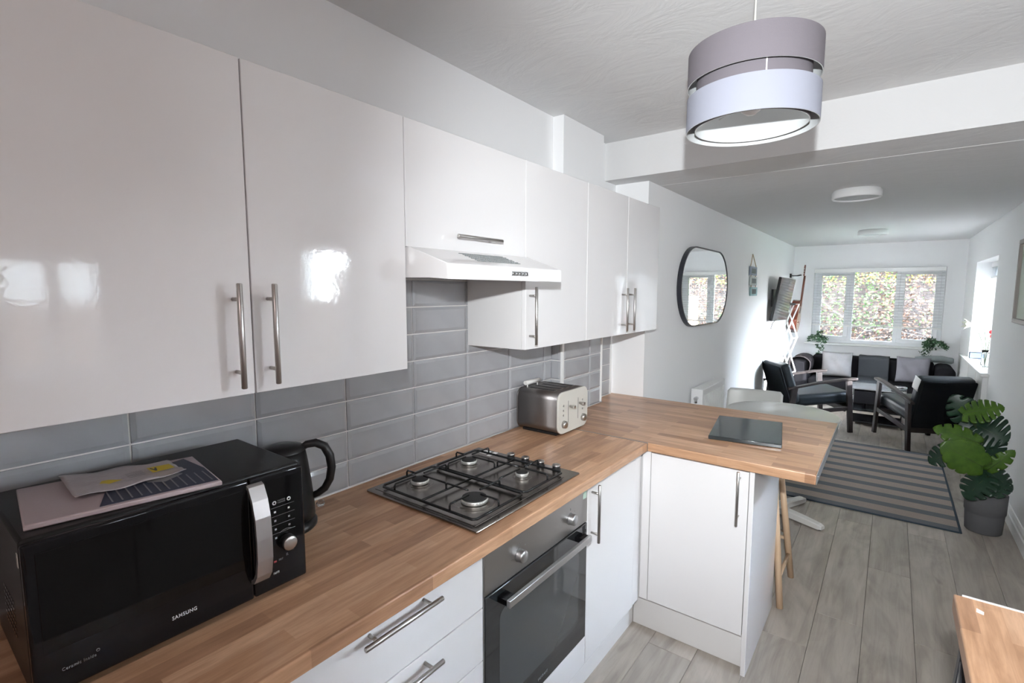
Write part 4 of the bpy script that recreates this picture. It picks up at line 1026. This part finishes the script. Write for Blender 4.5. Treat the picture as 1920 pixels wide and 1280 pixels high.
# ------------------------------------------------------------------ armchairs (local: +y forward, +x right)
def armchair(label, loc, rz, W_, seat_w):
    t = thing('armchair', label, 'armchair', loc, rz, 'wooden-armed lounge chairs')
    h = W_/2
    fr = {}
    for sx in (-1, 1):
        x = sx*h
        b = MB(); b.prism([(.345, .0008), (.395, .0008), (.35, .585), (.292, .585)], x - .016, x + .016, 'x', .004); fl_ = b.build('front_leg', 'darkwood', t, local=True)
        b = MB(); b.prism([(-.335, .0008), (-.287, .0008), (-.222, .50), (-.285, .50)], x - .016, x + .016, 'x', .004); b.build('rear_leg', 'darkwood', t, local=True)
        b = MB()
        sec = [(-.33, .485, .020), (-.2, .515, .023), (.0, .56, .028), (.25, .597, .033), (.38, .608, .030), (.405, .608, .022)]
        rings = []
        for y, z, hw in sec: rings.append([b.bm.verts.new((x + s_*hw, y, z + dz)) for s_, dz in ((-1, -.006), (-.8, -.013), (.8, -.013), (1, -.006), (1, .006), (.8, .012), (-.8, .012), (-1, .006))])
        for A_, B_ in zip(rings, rings[1:]):
            for i in range(8): f_ = b.bm.faces.new((A_[i], A_[(i+1)%8], B_[(i+1)%8], B_[i]))
        b.bm.faces.new(rings[0][::-1]); b.bm.faces.new(rings[-1]); b.build('armrest', 'darkwood', t, local=True)
        b = MB(); b.bar((x, .335, .275), (x, -.285, .205), .024, .045, .004); b.build('side_rail', 'darkwood', t, local=True)
    b = MB(); b.bar((-h, .30, .262), (h, .30, .262), .022, .05, .004); b.bar((-h, -.25, .20), (h, -.25, .20), .022, .05, .004); b.build('cross_rail', 'darkwood', t, local=True)
    w2 = seat_w/2
    m = Matrix.Translation((0, .06, .355)) @ Matrix.Rotation(R(6), 4, 'X')
    b = MB(); b.box(-w2, w2, -.26, .345, -.065, .07, .045, 5, m); sc_ = b.build('seat_cushion', 'leather', t, local=True)
    b = MB(); m2 = Matrix.Translation((0, -.215, .30)) @ Matrix.Rotation(R(18), 4, 'X')
    b.box(-w2, w2, -.035, .075, .0, .47, .035, 5, m2); bc_ = b.build('back_cushion', 'leather', t, local=True)
    b = MB(); b.box(-w2 + .004, w2 - .004, -.058, -.030, -.10, .455, .02, 3, m2); b.build('rear_panel', 'chairback', t, local=True)
    for k in range(1, 3):
        b = MB(); z = .47*k/3; b.tube([m2 @ Vector((-w2 + .02, .0765, z)), m2 @ Vector((w2 - .02, .0765, z))], .0035, 6); b.build('stitched_seam', 'chairback', bc_, local=True)
    return t
d = Vector((.835, .55)).normalized(); rz = math.atan2(d.y, d.x) - math.pi/2; cc = Vector((1.148, 6.49)) - d*.37
# centre is half the width left of the near side
left = Vector((-d.y, d.x)); c2 = cc + left*.305
armchair('black leather armchair on the left, its side to the camera', (c2.x, c2.y, 0), rz, .61, .50)
d = Vector((-.42, .907)).normalized(); rz2 = math.atan2(d.y, d.x) - math.pi/2; right = Vector((d.y, -d.x)); cc = Vector((1.361, 6.669)) - d*.37; c2 = cc + right*.262
ac2 = (c2.x, c2.y, 0)
armchair('black armchair on the right, its back to the camera, beside the monstera', ac2, rz2, .524, .465)
b = MB(); m2 = Matrix.Translation(ac2) @ Matrix.Rotation(rz2, 4, 'Z') @ Matrix.Translation((0, -.215, .30)) @ Matrix.Rotation(R(18), 4, 'X')
b.grid(lambda u, v: m2 @ Vector((-.2365 - .003*math.sin(v*5), -.03 + .10*u, .33 + .13*v)), 4, 6); b.solid(.002)
o = b.build('white_cloth', 'white', loc=m2 @ Vector((-.22, 0, .4))); tag(o, 'small white cloth tucked on the corner of the right armchair back', 'cloth')

# ------------------------------------------------------------------ sofa and what lies on it
t = thing('sofa', 'long black fabric sofa under the window', 'sofa', (1.23, 8.15, 0))
b = MB(); b.box(.34, 2.105, 7.86, 8.44, .06, .26, .02, 3); b.build('base', 'sofa', t)
b = MB(); b.box(.56, 2.0 - .08, 8.22, 8.45, .26, .665, .045, 5); b.build('backrest', 'sofa', t)
for x0, x1 in ((.56, 1.235), (1.24, 1.915)):
    b = MB(); b.box(x0, x1, 7.84, 8.225, .262, .385, .035, 4); b.build('seat_cushion', 'sofa', t)
for x0, x1 in ((.335, .565), (1.915, 2.108)):
    b = MB(); b.box(x0, x1, 7.83, 8.455, .10, .640, .07, 6); b.build('armrest', 'sofa', t)
for x in (.40, 2.04):
    for y in (7.90, 8.38):
        b = MB(); b.cyl((x, y, .0008), (x, y, .062), .02, .025, 12); b.build('leg', 'darkwood', t)
def pillow(name, label, cat, c, w_, h_, th, rot, mat, group=None):
    m = Matrix.Translation(c) @ Euler(rot).to_matrix().to_4x4()
    b = MB()
    for sg in (1, -1):
        def f(u, v):
            a, e = 2*u - 1, 2*v - 1
            k = (1 - abs(a)**3.2) * (1 - abs(e)**3.2)
            pinch = 1 - .06*(1 - a*a)*0 - .05*(abs(a)*abs(e))**0 * 0
            x = a*w_/2*(1 - .05*(1 - e*e)); z = e*h_/2*(1 - .05*(1 - a*a))
            wr_ = .006*math.sin(a*7 + e*4) * k
            return m @ Vector((x, sg*(th/2*max(0, k)**.5 + wr_ if k > 0 else 0), z))
        b.grid(f, 22, 22)
    bmesh.ops.remove_doubles(b.bm, verts=b.bm.verts, dist=.0005)
    o = b.build(name, mat, loc=c); return tag(o, label, cat, group)
pillow('cushion', 'pale grey square cushion at the left end of the sofa', 'cushion', (.870, 8.085, .562), .36, .35, .12, (R(-14), 0, R(2)), 'cushion', 'grey sofa cushions')
pillow('cushion', 'lilac-grey square cushion at the right end of the sofa', 'cushion', (1.700, 8.08, .560), .35, .34, .12, (R(-14), 0, R(-3)), 'cushion2', 'grey sofa cushions')
def drape(name, label, mat, path, x0, x1, wob=.004, skew=0):
    """cloth swept over a path in the y-z plane"""
    b = MB(); n = len(path) - 1
    def f(u, v):
        s = v*n; i = min(int(s), n - 1); fr_ = s - i
        y = path[i][0]*(1-fr_) + path[i+1][0]*fr_; z = path[i][1]*(1-fr_) + path[i+1][1]*fr_
        return (x0 + (x1 - x0)*u + skew*(v) + wob*math.sin(v*13), y - wob*abs(math.sin(u*19 + v*3)), z + wob*.6*math.sin(u*11 + v*7))
    b.grid(f, 26, n*5); b.solid(.008)
    o = b.build(name, mat, loc=((x0+x1)/2, path[1][0], path[-1][1])); return tag(o, label, 'blanket')
drape('blanket', 'dark grey blanket hung over the middle of the sofa back and seat', 'throwgrey', [(8.462, .50), (8.462, .662), (8.43, .683), (8.34, .688), (8.245, .685), (8.208, .66), (8.20, .52), (8.195, .42), (8.15, .405), (8.0, .402), (7.86, .402), (7.83, .385), (7.826, .33)], 1.115, 1.455, .003)
b = MB()
def f(u, v):
    a = math.pi*(u*1.25 - .12); r = .118
    x = .452 - math.cos(a)*(.132); z = .565 + math.sin(a)*.10 if 0 <= a <= math.pi else .56 - (abs(a - math.pi) if a > math.pi else -a)*.22
    return (x + .004*math.sin(v*12), 7.818 + .50*v, z + .004*math.sin(v*9 + u*6) + .004)
b.grid(f, 24, 24); b.solid(.008)
o = b.build('throw', 'throwbrown', loc=(.45, 8.0, .65)); tag(o, 'dark brown throw draped over the left arm of the sofa', 'blanket')
b = MB(); b.tube([(1.72, 8.20, .700), (1.85, 8.20, .708), (1.98, 8.20, .712), (2.085, 8.19, .700), (2.10, 8.19, .70)], [.025, .042, .044, .038, .028], 16)
o = b.build('rolled_blanket', 'rollgrey', loc=(1.95, 8.2, .68)); tag(o, 'pale grey blanket rolled up on the right arm of the sofa', 'blanket')

# ------------------------------------------------------------------ coffee table
t = thing('coffee_table', 'low glass-topped coffee table with a black shelf between the armchairs and the sofa', 'coffee table', (1.36, 7.1, 0))
CX0, CX1, CY0, CY1 = 1.09, 1.63, 6.93, 7.42
b = MB(); b.box(CX0, CX1, CY0, CY1, .425, .437, .003); b.build('tabletop', 'greyglass', t)
b = MB(); b.box(CX0 + .02, CX1 - .02, CY0 + .02, CY1 - .02, .165, .178, .002); b.build('shelf', 'blackgloss', t)
b = MB(); b.box(CX0 + .02, CX1 - .02, CY0 + .02, CY1 - .02, .03, .045, .002); b.build('shelf', 'blackgloss', t)
for x in (CX0 + .02, CX1 - .02):
    for y in (CY0 + .02, CY1 - .02):
        b = MB(); b.cyl((x, y, .0008), (x, y, .4248), .012, n=14); b.build('leg', 'chrome', t)
b = MB(); b.box(-.022, .022, -.08, .08, 0, .018, .005, 2); o = b.build('remote_control', 'black', local=True); o.location = (1.56, 7.02, .4375); o.rotation_euler = (0, 0, R(-50)); tag(o, 'black remote control on the coffee table', 'remote control')
b = MB(); b.box(-.05, .05, -.03, .03, 0, .025, .008, 3); o = b.build('small_box', 'chrome', local=True); o.location = (1.585, 7.2, .4375); o.rotation_euler = (0, 0, R(20)); tag(o, 'small shiny box on the coffee table', 'box')

# ------------------------------------------------------------------ window sill things
def leafy(b, base, n, L, spread, droop, rnd, size=.028):
    for k in range(n):
        a = rnd.uniform(0, 2*math.pi); p = Vector(base); d = Vector((math.cos(a)*spread, math.sin(a)*spread*.5 - .3, rnd.uniform(.2, 1.0))).normalized()
        pts = [p.copy()]
        for i in range(7):
            p = p + d*L/7; d = (d + Vector((0, 0, -droop))).normalized(); pts.append(p.copy())
        b.mi = 0; b.tube(pts, .0012, 4)
        b.mi = 1
        for q in pts[1:]:
            for j in range(3):
                dd = Vector((rnd.uniform(-1, 1), rnd.uniform(-1, .4), rnd.uniform(-.6, .8))).normalized(); s_ = dd.orthogonal().normalized()*size*.35
                b.quad(q, q + dd*size*.5 + s_, q + dd*size, q + dd*size*.5 - s_)
def sill_plant(label, x, y, z, seed, path, n):
    rnd = random.Random(seed)
    t = thing('trailing_plant', label, 'plant', (x, y, z))
    b = MB(); b.lathe([(.0001, .0008), (.036, .0008), (.046, .075), (.048, .082), (.044, .082), (.040, .07), (.0001, .068)], (x, y, z), 28); b.build('pot', 'white', t)
    b = MB(); leafy(b, (x, y, z + .07), n, .15, .9, .34, rnd)
    for pth in path:
        for k in range(len(pth) - 1):
            p, q = Vector(pth[k]), Vector(pth[k+1])
            b.mi = 0; b.tube([p, q], .0015, 4); b.mi = 1
            for j in range(9):
                c = p.lerp(q, rnd.random()); dd = Vector((rnd.uniform(-1, 1), rnd.uniform(-1, .3), rnd.uniform(-1, .5))).normalized(); s_ = dd.orthogonal().normalized()*.011
                c = c + Vector((rnd.uniform(-.03, .03), rnd.uniform(-.02, 0), rnd.uniform(-.02, .02)))
                b.quad(c, c + dd*.016 + s_, c + dd*.032, c + dd*.016 - s_)
    fo_ = b.build('foliage', ['stem', 'leaftrail'], t); fo_['kind'] = 'stuff'
sill_plant('bushy trailing plant in a white pot at the left end of the window sill', .585, 8.455, .8215, 3, [[(.56, 8.43, .89), (.60, 8.37, .84), (.615, 8.355, .78), (.63, 8.35, .70), (.63, 8.345, .66)], [(.57, 8.42, .90), (.64, 8.37, .85), (.655, 8.36, .78), (.66, 8.35, .72)]], 16)
sill_plant('larger trailing plant at the right end of the window sill, hanging over the sofa', 1.925, 8.455, .8215, 9, [[(1.93, 8.43, .90), (1.88, 8.37, .85), (1.83, 8.36, .78), (1.79, 8.35, .70), (1.77, 8.345, .66)], [(1.93, 8.42, .92), (1.90, 8.37, .85), (1.86, 8.35, .75), (1.83, 8.35, .68)], [(1.93, 8.42, .92), (1.86, 8.38, .88), (1.80, 8.36, .80), (1.78, 8.35, .74)]], 26)
# flowers and clock on the right ledge
t = thing('flower_vase', 'clear glass vase with one white bloom and red buds on the right ledge', 'vase', (2.20, 6.55, .832))
b = MB(); b.lathe([(.0001, .0008), (.030, .0008), (.034, .03), (.030, .09), (.024, .13), (.032, .17), (.030, .17), (.022, .13), (.027, .09), (.031, .03), (.0001, .006)], (2.20, 6.55, .832), 24); b.build('vase_body', 'clearglass', t)
b = MB(); b.tube([(2.20, 6.55, .84), (2.185, 6.55, 1.0), (2.15, 6.55, 1.13), (2.115, 6.55, 1.22), (2.09, 6.55, 1.245)], .003, 6); b.tube([(2.20, 6.55, .84), (2.20, 6.55, 1.03), (2.175, 6.55, 1.2), (2.13, 6.55, 1.29)], .0028, 6); b.tube([(2.20, 6.55, .84), (2.215, 6.55, 1.05), (2.225, 6.54, 1.17)], .0028, 6); b.build('stem', 'stem', t)
for c, sc_, ax_ in (((2.082, 6.55, 1.245), .085, Vector((-1, -.2, .1))), ((2.125, 6.55, 1.285), .05, Vector((-.6, 0, .8)))):
    for k in range(7):
        a = 2*math.pi*k/7; A_ = ax_.normalized(); u_ = A_.orthogonal().normalized(); v_ = A_.cross(u_)
        rd = u_*math.cos(a) + v_*math.sin(a); sd_ = A_.cross(rd)
        b = MB(); c_ = Vector(c)
        b.grid(lambda u, v: c_ + A_*sc_*(u*.8) + rd*sc_*(.12 + .55*u**1.8) + sd_*sc_*(.42*math.sin(math.pi*(.12 + .8*u)))*(v - .5), 6, 4); b.solid(.0012); b.build('petal', 'petal', t)
for c in ((2.225, 6.54, 1.18), (2.232, 6.53, 1.14)):
    b = MB(); b.lathe([(.0001, -.02), (.016, -.008), (.018, .006), (.008, .02), (.0001, .022)], c, 14); b.build('bud', 'redpetal', t)
t = thing('digital_clock', 'small dark digital clock with a bluish screen on the right ledge', 'clock', (2.205, 7.35, .832))
b = MB(); b.box(2.155, 2.265, 7.335, 7.365, .8328, .905, .006, 2); b.build('clock_body', 'black', t)
b = MB(); b.box(2.163, 2.257, 7.3335, 7.335, .841, .897); sc_m = simple('clock_screen', (.10, .16, .28), .2); p = [x for x in sc_m.node_tree.nodes if x.type == 'BSDF_PRINCIPLED'][0]
p.inputs['Emission Color'].default_value = (.25, .45, .9, 1); p.inputs['Emission Strength'].default_value = .35
M['clockscreen'] = sc_m; b.build('clock_screen', 'clockscreen', t)

# ------------------------------------------------------------------ monstera
t = thing('monstera_plant', 'potted monstera with split leaves against the right wall', 'potted plant', (2.005, 4.25, 0))
b = MB(); b.lathe([(.0001, .0008), (.088, .0008), (.093, .006), (.099, .12), (.1015, .135), (.104, .137), (.107, .262), (.103, .266), (.099, .262), (.096, .215), (.0001, .21)], (2.008, 4.25, 0), 48); b.build('pot', 'pot', t)
b = MB(); b.lathe([(.0965, .222), (.05, .232), (.0001, .236)], (2.008, 4.25, 0), 32); b.build('soil', 'soil', t)
b = MB(); b.tube([(2.005, 4.26, .225), (1.99, 4.26, .35), (1.975, 4.26, .48), (1.962, 4.27, .62), (1.94, 4.27, .73)], [.014, .012, .011, .009, .006], 10); b.build('trunk', 'stem', t)
def monstera(base, tip, wd, mat, fuse=.45, droop=.06, lobes=6, nrm_h=(-.25, -.8, .55), roll=0):
    base, tip = Vector(base), Vector(tip); Y = tip - base; L = Y.length; Y.normalize()
    N = Vector(nrm_h); N = (N - Y*N.dot(Y)).normalized(); X = Y.cross(N).normalized()
    if roll: q = Matrix.Rotation(roll, 3, Y); N = q @ N; X = q @ X
    def P_(x, y): # x across (-1..1)*wd, y along 0..1
        return base + Y*(y*L) + X*(x*wd) - N*(droop*(y - .2)**2 + .45*wd*x*x*.5) + N*(.012)
    b = MB(); K = lobes; start = -.18
    def halfw(s): # outline half width at param s in 0..1
        return math.sin(math.pi*min(1, max(0, .09 + s*.895)))**.72 * (1.08 - .25*s)
    for sg in (-1, 1):
        for k in range(K):
            s0, s1 = k/K, (k+1)/K
            y0, y1 = s0*.95, s1*.95
            W0, W1 = halfw(s0), halfw(s1)
            cols = []
            for j in range(7):
                e = j/6
                gap = 0 if e < fuse else min(1, (e - fuse)/(1 - fuse)*2.0)*.12
                row = []
                for i in range(4):
                    w_ = i/3
                    ww = gap + (1 - 2*gap)*w_ if gap else w_
                    s = s0 + (s1 - s0)*ww; edge = 1 - (.05*(2*w_ - 1)**4 if e > .9 else 0)
                    x = sg*e*halfw(s)*.5*edge
                    back = start*(1 - s)**3*e*1.0
                    y = s*.95 + back + .16*e*e*(.3 + s*.5)*(1 - s)
                    row.append(b.bm.verts.new(P_(x, y)))
                cols.append(row)
            for j in range(6):
                for i in range(3): f_ = b.bm.faces.new((cols[j][i], cols[j+1][i], cols[j+1][i+1], cols[j][i+1])); f_.smooth = True
    bmesh.ops.remove_doubles(b.bm, verts=b.bm.verts, dist=.0004)
    b.solid(.0012)
    lf = b.build('leaf', mat, t)
    b = MB(); b.tube([P_(0, y) + N*.001 for y in (-.02, .3, .6, .9)], [.0024, .002, .0015, .0008], 6); b.build('midrib', 'stem', lf)
    return base
leaves = [
 ((1.855, 4.16, .775), (2.040, 4.13, .870), .19, 'leafbright', .28, .05, 7, (-.3, -.75, .75), 0),
 ((1.925, 4.33, .690), (1.795, 4.30, .885), .20, 'leafdark', .35, .05, 5, (-.2, -.9, .2), 0),
 ((1.925, 4.25, .700), (2.080, 4.17, .640), .26, 'leafdark', .30, .06, 6, (.1, -.95, .3), 0),
 ((1.930, 4.12, .610), (1.695, 4.08, .690), .16, 'leafbright', .5, .05, 5, (-.2, -.8, .6), 0),
 ((1.955, 4.10, .470), (1.740, 4.02, .600), .235, 'leafbright', .88, .05, 5, (-.2, -.95, .25), 0),
 ((1.850, 4.32, .500), (1.700, 4.28, .385), .17, 'leafdark', .35, .05, 5, (-.2, -.85, .5), 0),
 ((1.990, 4.16, .440), (2.105, 4.12, .600), .10, 'leafbright', .4, .05, 4, (-.5, -.8, .1), .5),
 ((1.965, 4.17, .430), (2.125, 4.12, .345), .20, 'leafdark', .35, .08, 6, (.2, -.6, .8), 0),
 ((1.995, 4.12, .400), (1.875, 4.02, .270), .20, 'leafdark', .45, .08, 5, (-.3, -.6, .7), 0),
 ((1.970, 4.30, .640), (2.05, 4.26, .480), .19, 'leafdark', .4, .06, 5, (.1, -.95, .2), 0),
 ((1.960, 4.30, .560), (1.86, 4.30, .720), .17, 'leafdark', .5, .06, 5, (-.1, -.95, .3), 0),
 ((2.03, 4.20, .40), (2.04, 4.05, .30), .16, 'leafdark', .4, .06, 5, (.1, -.5, .8), 0),
]
roots = [(1.962, 4.27, .62), (1.95, 4.27, .66), (1.955, 4.27, .64), (1.97, 4.26, .50), (1.98, 4.26, .42), (1.985, 4.26, .38), (1.99, 4.26, .36), (1.995, 4.26, .33), (2.0, 4.26, .30), (1.965, 4.27, .58), (1.97, 4.26, .52), (2.0, 4.26, .28)]
for L_, rt in zip(leaves, roots):
    monstera(*L_)
    p0, p1 = Vector(rt), Vector(L_[0]); mid = (p0 + p1)/2 + Vector((0, -.01, .02))
    b = MB(); b.tube([p0, mid, p1], [.005, .004, .003], 8); b.build('leaf_stalk', 'stem', t)

# ------------------------------------------------------------------ worktop and ladder at the right
t = thing('side_worktop', 'oak-effect worktop with a white rear edge strip at the lower right corner', 'worktop', (1.88, .5, ZU))
b = MB(); b.box(1.585, XR - .001, -1.2, 1.262, ZU, ZW, .0035, 3); b.build('slab', 'oak_y', t)
b = MB(); b.box(1.600, XR - .001, 1.2622, 1.2665, ZU, ZW + .001, .0005, 1); b.build('edge_strip', 'white', t)
b = MB(); b.prism([(1.617, 1.205), (1.619, 1.222), (1.630, 1.213), (1.628, 1.200)], ZW + .0002, ZW + .0006); b.build('white_paint_chip', 'white', t)
t = thing('base_cabinet', 'white gloss base cabinets under the side worktop, seen only as a reflection', 'cabinet', (1.9, .3, 0), 0, 'base units along the right wall')
b = MB(); b.box(1.652, XR - .01, -1.15, 1.02, .14, ZU - .0005); b.box(1.70, XR - .02, -1.15, 1.02, .0005, .14); b.build('carcass', 'carcass', t)
for ya, yb in ((.42, 1.02), (-.18, .417), (-.78, -.183)):
    b = MB(); b.box(1.632, 1.650, ya, yb, .155, .862, .0015, 2); d_ = b.build('door', 'door', t)
    handle(d_, (1.598, ya + .04, .64), (1.598, ya + .04, .86), (-1, 0, 0))
t = thing('folding_step_stool', 'dark metal folding step stool under the edge of the side worktop', 'step stool', (1.66, 1.15, 0))
for x in (1.604, 1.80):
    b = MB(); b.bar((x, 1.165, .835), (x, 1.50, .012), .022, .030, .004); b.build('front_rail', 'mirrorframe', t)
    b = MB(); b.bar((x, 1.155, .82), (x, 1.04 if x > 1.7 else 1.035, .012), .020, .024, .003); b.build('rear_rail', 'mirrorframe', t)
b = MB(); b.bar((1.598, 1.16, .79), (1.598, 1.285, .50), .006, .02, .001); b.build('hinge_strip', 'alu', t)
for z, y in ((.50, 1.31), (.25, 1.41)):
    b = MB(); b.box(1.617, 1.787, y - .06, y + .05, z - .012, z + .008, .004); b.build('step', 'black', t)
b = MB(); b.cyl((1.604, 1.16, .83), (1.80, 1.16, .83), .011, n=12); b.build('top_bar', 'mirrorframe', t)

# ------------------------------------------------------------------ outside
b = MB(); b.box(-12, 16, 8.82, 30, -.35, -.1); b.box(2.47, 16, -12, 8.82, -.35, -.1); o = b.build('garden_ground', 'ground'); struct(o)
rnd = random.Random(5)
t = thing('hedge_bank', 'steep garden bank of russet and green hedge behind the house, seen through the back window', 'hedge', (1.5, 11, -.1))
b = MB()
def f(u, v):
    x = -5 + 16*u; z = -.12 + 7.0*v; y = 10.9 + 2.6*v**1.4 + .18*math.sin(x*2.3) + .12*math.sin(x*5 + v*9)
    return (x, y, z)
b.grid(f, 40, 14); b.solid(.3); b.build('bank', 'bank', t)
for nm, mat, n, zr in (('green_leaves', 'h_green', 9000, (.3, 3.0)), ('yellow_leaves', 'h_yellow', 1900, (1.75, 2.6)), ('russet_leaves', 'h_brown', 11000, (.1, 3.0))):
    vs, fs = [], []
    for k in range(n):
        x = rnd.uniform(-1.2, 4.2); z = rnd.uniform(*zr)
        if nm == 'russet_leaves' and .9 < z and x < 1.2 and rnd.random() < .6: continue
        if nm == 'green_leaves' and (x > 1.5 and z < 1.9 and rnd.random() < .8 or z < .9 and rnd.random() < .7): continue
        v = (z + .12)/7.0; y = 10.9 + 2.6*max(0, v)**1.4 + .18*math.sin(x*2.3) - rnd.uniform(.0, .35)
        c = Vector((x, y, z)); dd = Vector((rnd.uniform(-1, 1), rnd.uniform(-1, .5), rnd.uniform(-1, 1))).normalized(); s_ = dd.orthogonal().normalized()
        L = rnd.uniform(.03, .07); i0 = len(vs)
        vs += [c, c + dd*L*.5 + s_*L*.33, c + dd*L, c + dd*L*.5 - s_*L*.33]; fs.append((i0, i0+1, i0+2, i0+3))
    me = bpy.data.meshes.new(nm); me.from_pydata([tuple(Vector(v) - t.location) for v in vs], [], fs); me.materials.append(M[mat])
    o = bpy.data.objects.new(nm, me); COL.objects.link(o); o.parent = t; o['kind'] = 'stuff'
b = MB()
for k in range(34):
    x = rnd.uniform(.6, 4.5); p = Vector((x, 10.6 + rnd.uniform(-.2, .2), rnd.uniform(-.1, 1.2))); d_ = Vector((rnd.uniform(-1, 1), rnd.uniform(-.1, .2), rnd.uniform(.1, 1.2))).normalized(); pts = [p.copy()]
    for i in range(6): p = p + d_*rnd.uniform(.1, .28); d_ = (d_ + Vector((rnd.uniform(-.4, .4), 0, rnd.uniform(-.35, .25)))).normalized(); pts.append(p.copy())
    b.tube(pts, [.0035*(1 - i/8) for i in range(7)], 5)
o = b.build('bare_twigs', 'twig', t); o['kind'] = 'stuff'
# board fence at an angle to the right (it shows in the mirror)
fa = math.atan2(.85, .90); f0 = Vector((2.02, 9.62, -.1)); fd = Vector((math.cos(fa), math.sin(fa), 0))
t = thing('garden_fence', 'orange-brown board fence in the garden, seen only in the mirror', 'fence', f0)
b = MB(); b.box(-.069, .069, -.009, .009, 0, 1.58, .002, 1); o = b.build('board', 'fencewood', t, local=True); bme = o.data; bpy.data.objects.remove(o)
for k in range(6): inst(bme, 'board', t, fd*(.07 + k*.145), (0, 0, fa))
for h in (.2, 1.25):
    b = MB(); b.bar(f0 + Vector((-.85, .9, 0)).normalized()*.03 + Vector((0,0,h)), f0 + Vector((-.85, .9, 0)).normalized()*.03 + Vector((0,0,h)) + fd*.86, .035, .07); b.build('rail', 'fencewood', t)
# unseen wall added to keep direct sun out of the kitchen
t = thing('sun_block_wall', 'tall pale rendered wall added outside the kitchen window to block the sun', 'wall', (6.5, -2, -.1))
b = MB(); b.box(6.4, 6.65, -11, 4.3, -.1, 4.0, .004); b.build('wall_face', 'brickout', t)
b = MB(); b.box(6.37, 6.68, -11, 4.33, 4.0, 4.06, .006); b.build('coping', 'brickout', t)

# low fence across the side passage
t = thing('passage_fence', 'grey-brown board fence across the side passage, outside the kitchen door', 'fence', (3.5, 1, -.1))
b = MB(); b.box(-.009, .009, -.069, .069, 0, 1.6, .002, 1); o = b.build('board', 'bark', t, local=True); bme = o.data; bpy.data.objects.remove(o)
for k in range(54): inst(bme, 'board', t, (0, -4 + k*.145, 0))
for h in (.2, 1.3):
    b = MB(); b.box(3.512, 3.55, -3.1, 4.8, h, h + .07); b.build('rail', 'bark', t)

t = thing('sky_block_fence', 'tall dark board fence added outside the right window to block the low sky', 'fence', (6.5, 7.5, -.1))  # unseen fence, added to cut horizon light entering the living room
b = MB(); b.box(-.009, .009, -.069, .069, 0, 2.05, .002, 1); o = b.build('board', 'bark', t, local=True); bme = o.data; bpy.data.objects.remove(o)
for k in range(36): inst(bme, 'board', t, (0, -2.85 + k*.145, 0))
for h in (.2, 1.7):
    b = MB(); b.box(6.512, 6.55, 4.6, 9.8, h, h + .07); b.build('rail', 'bark', t)
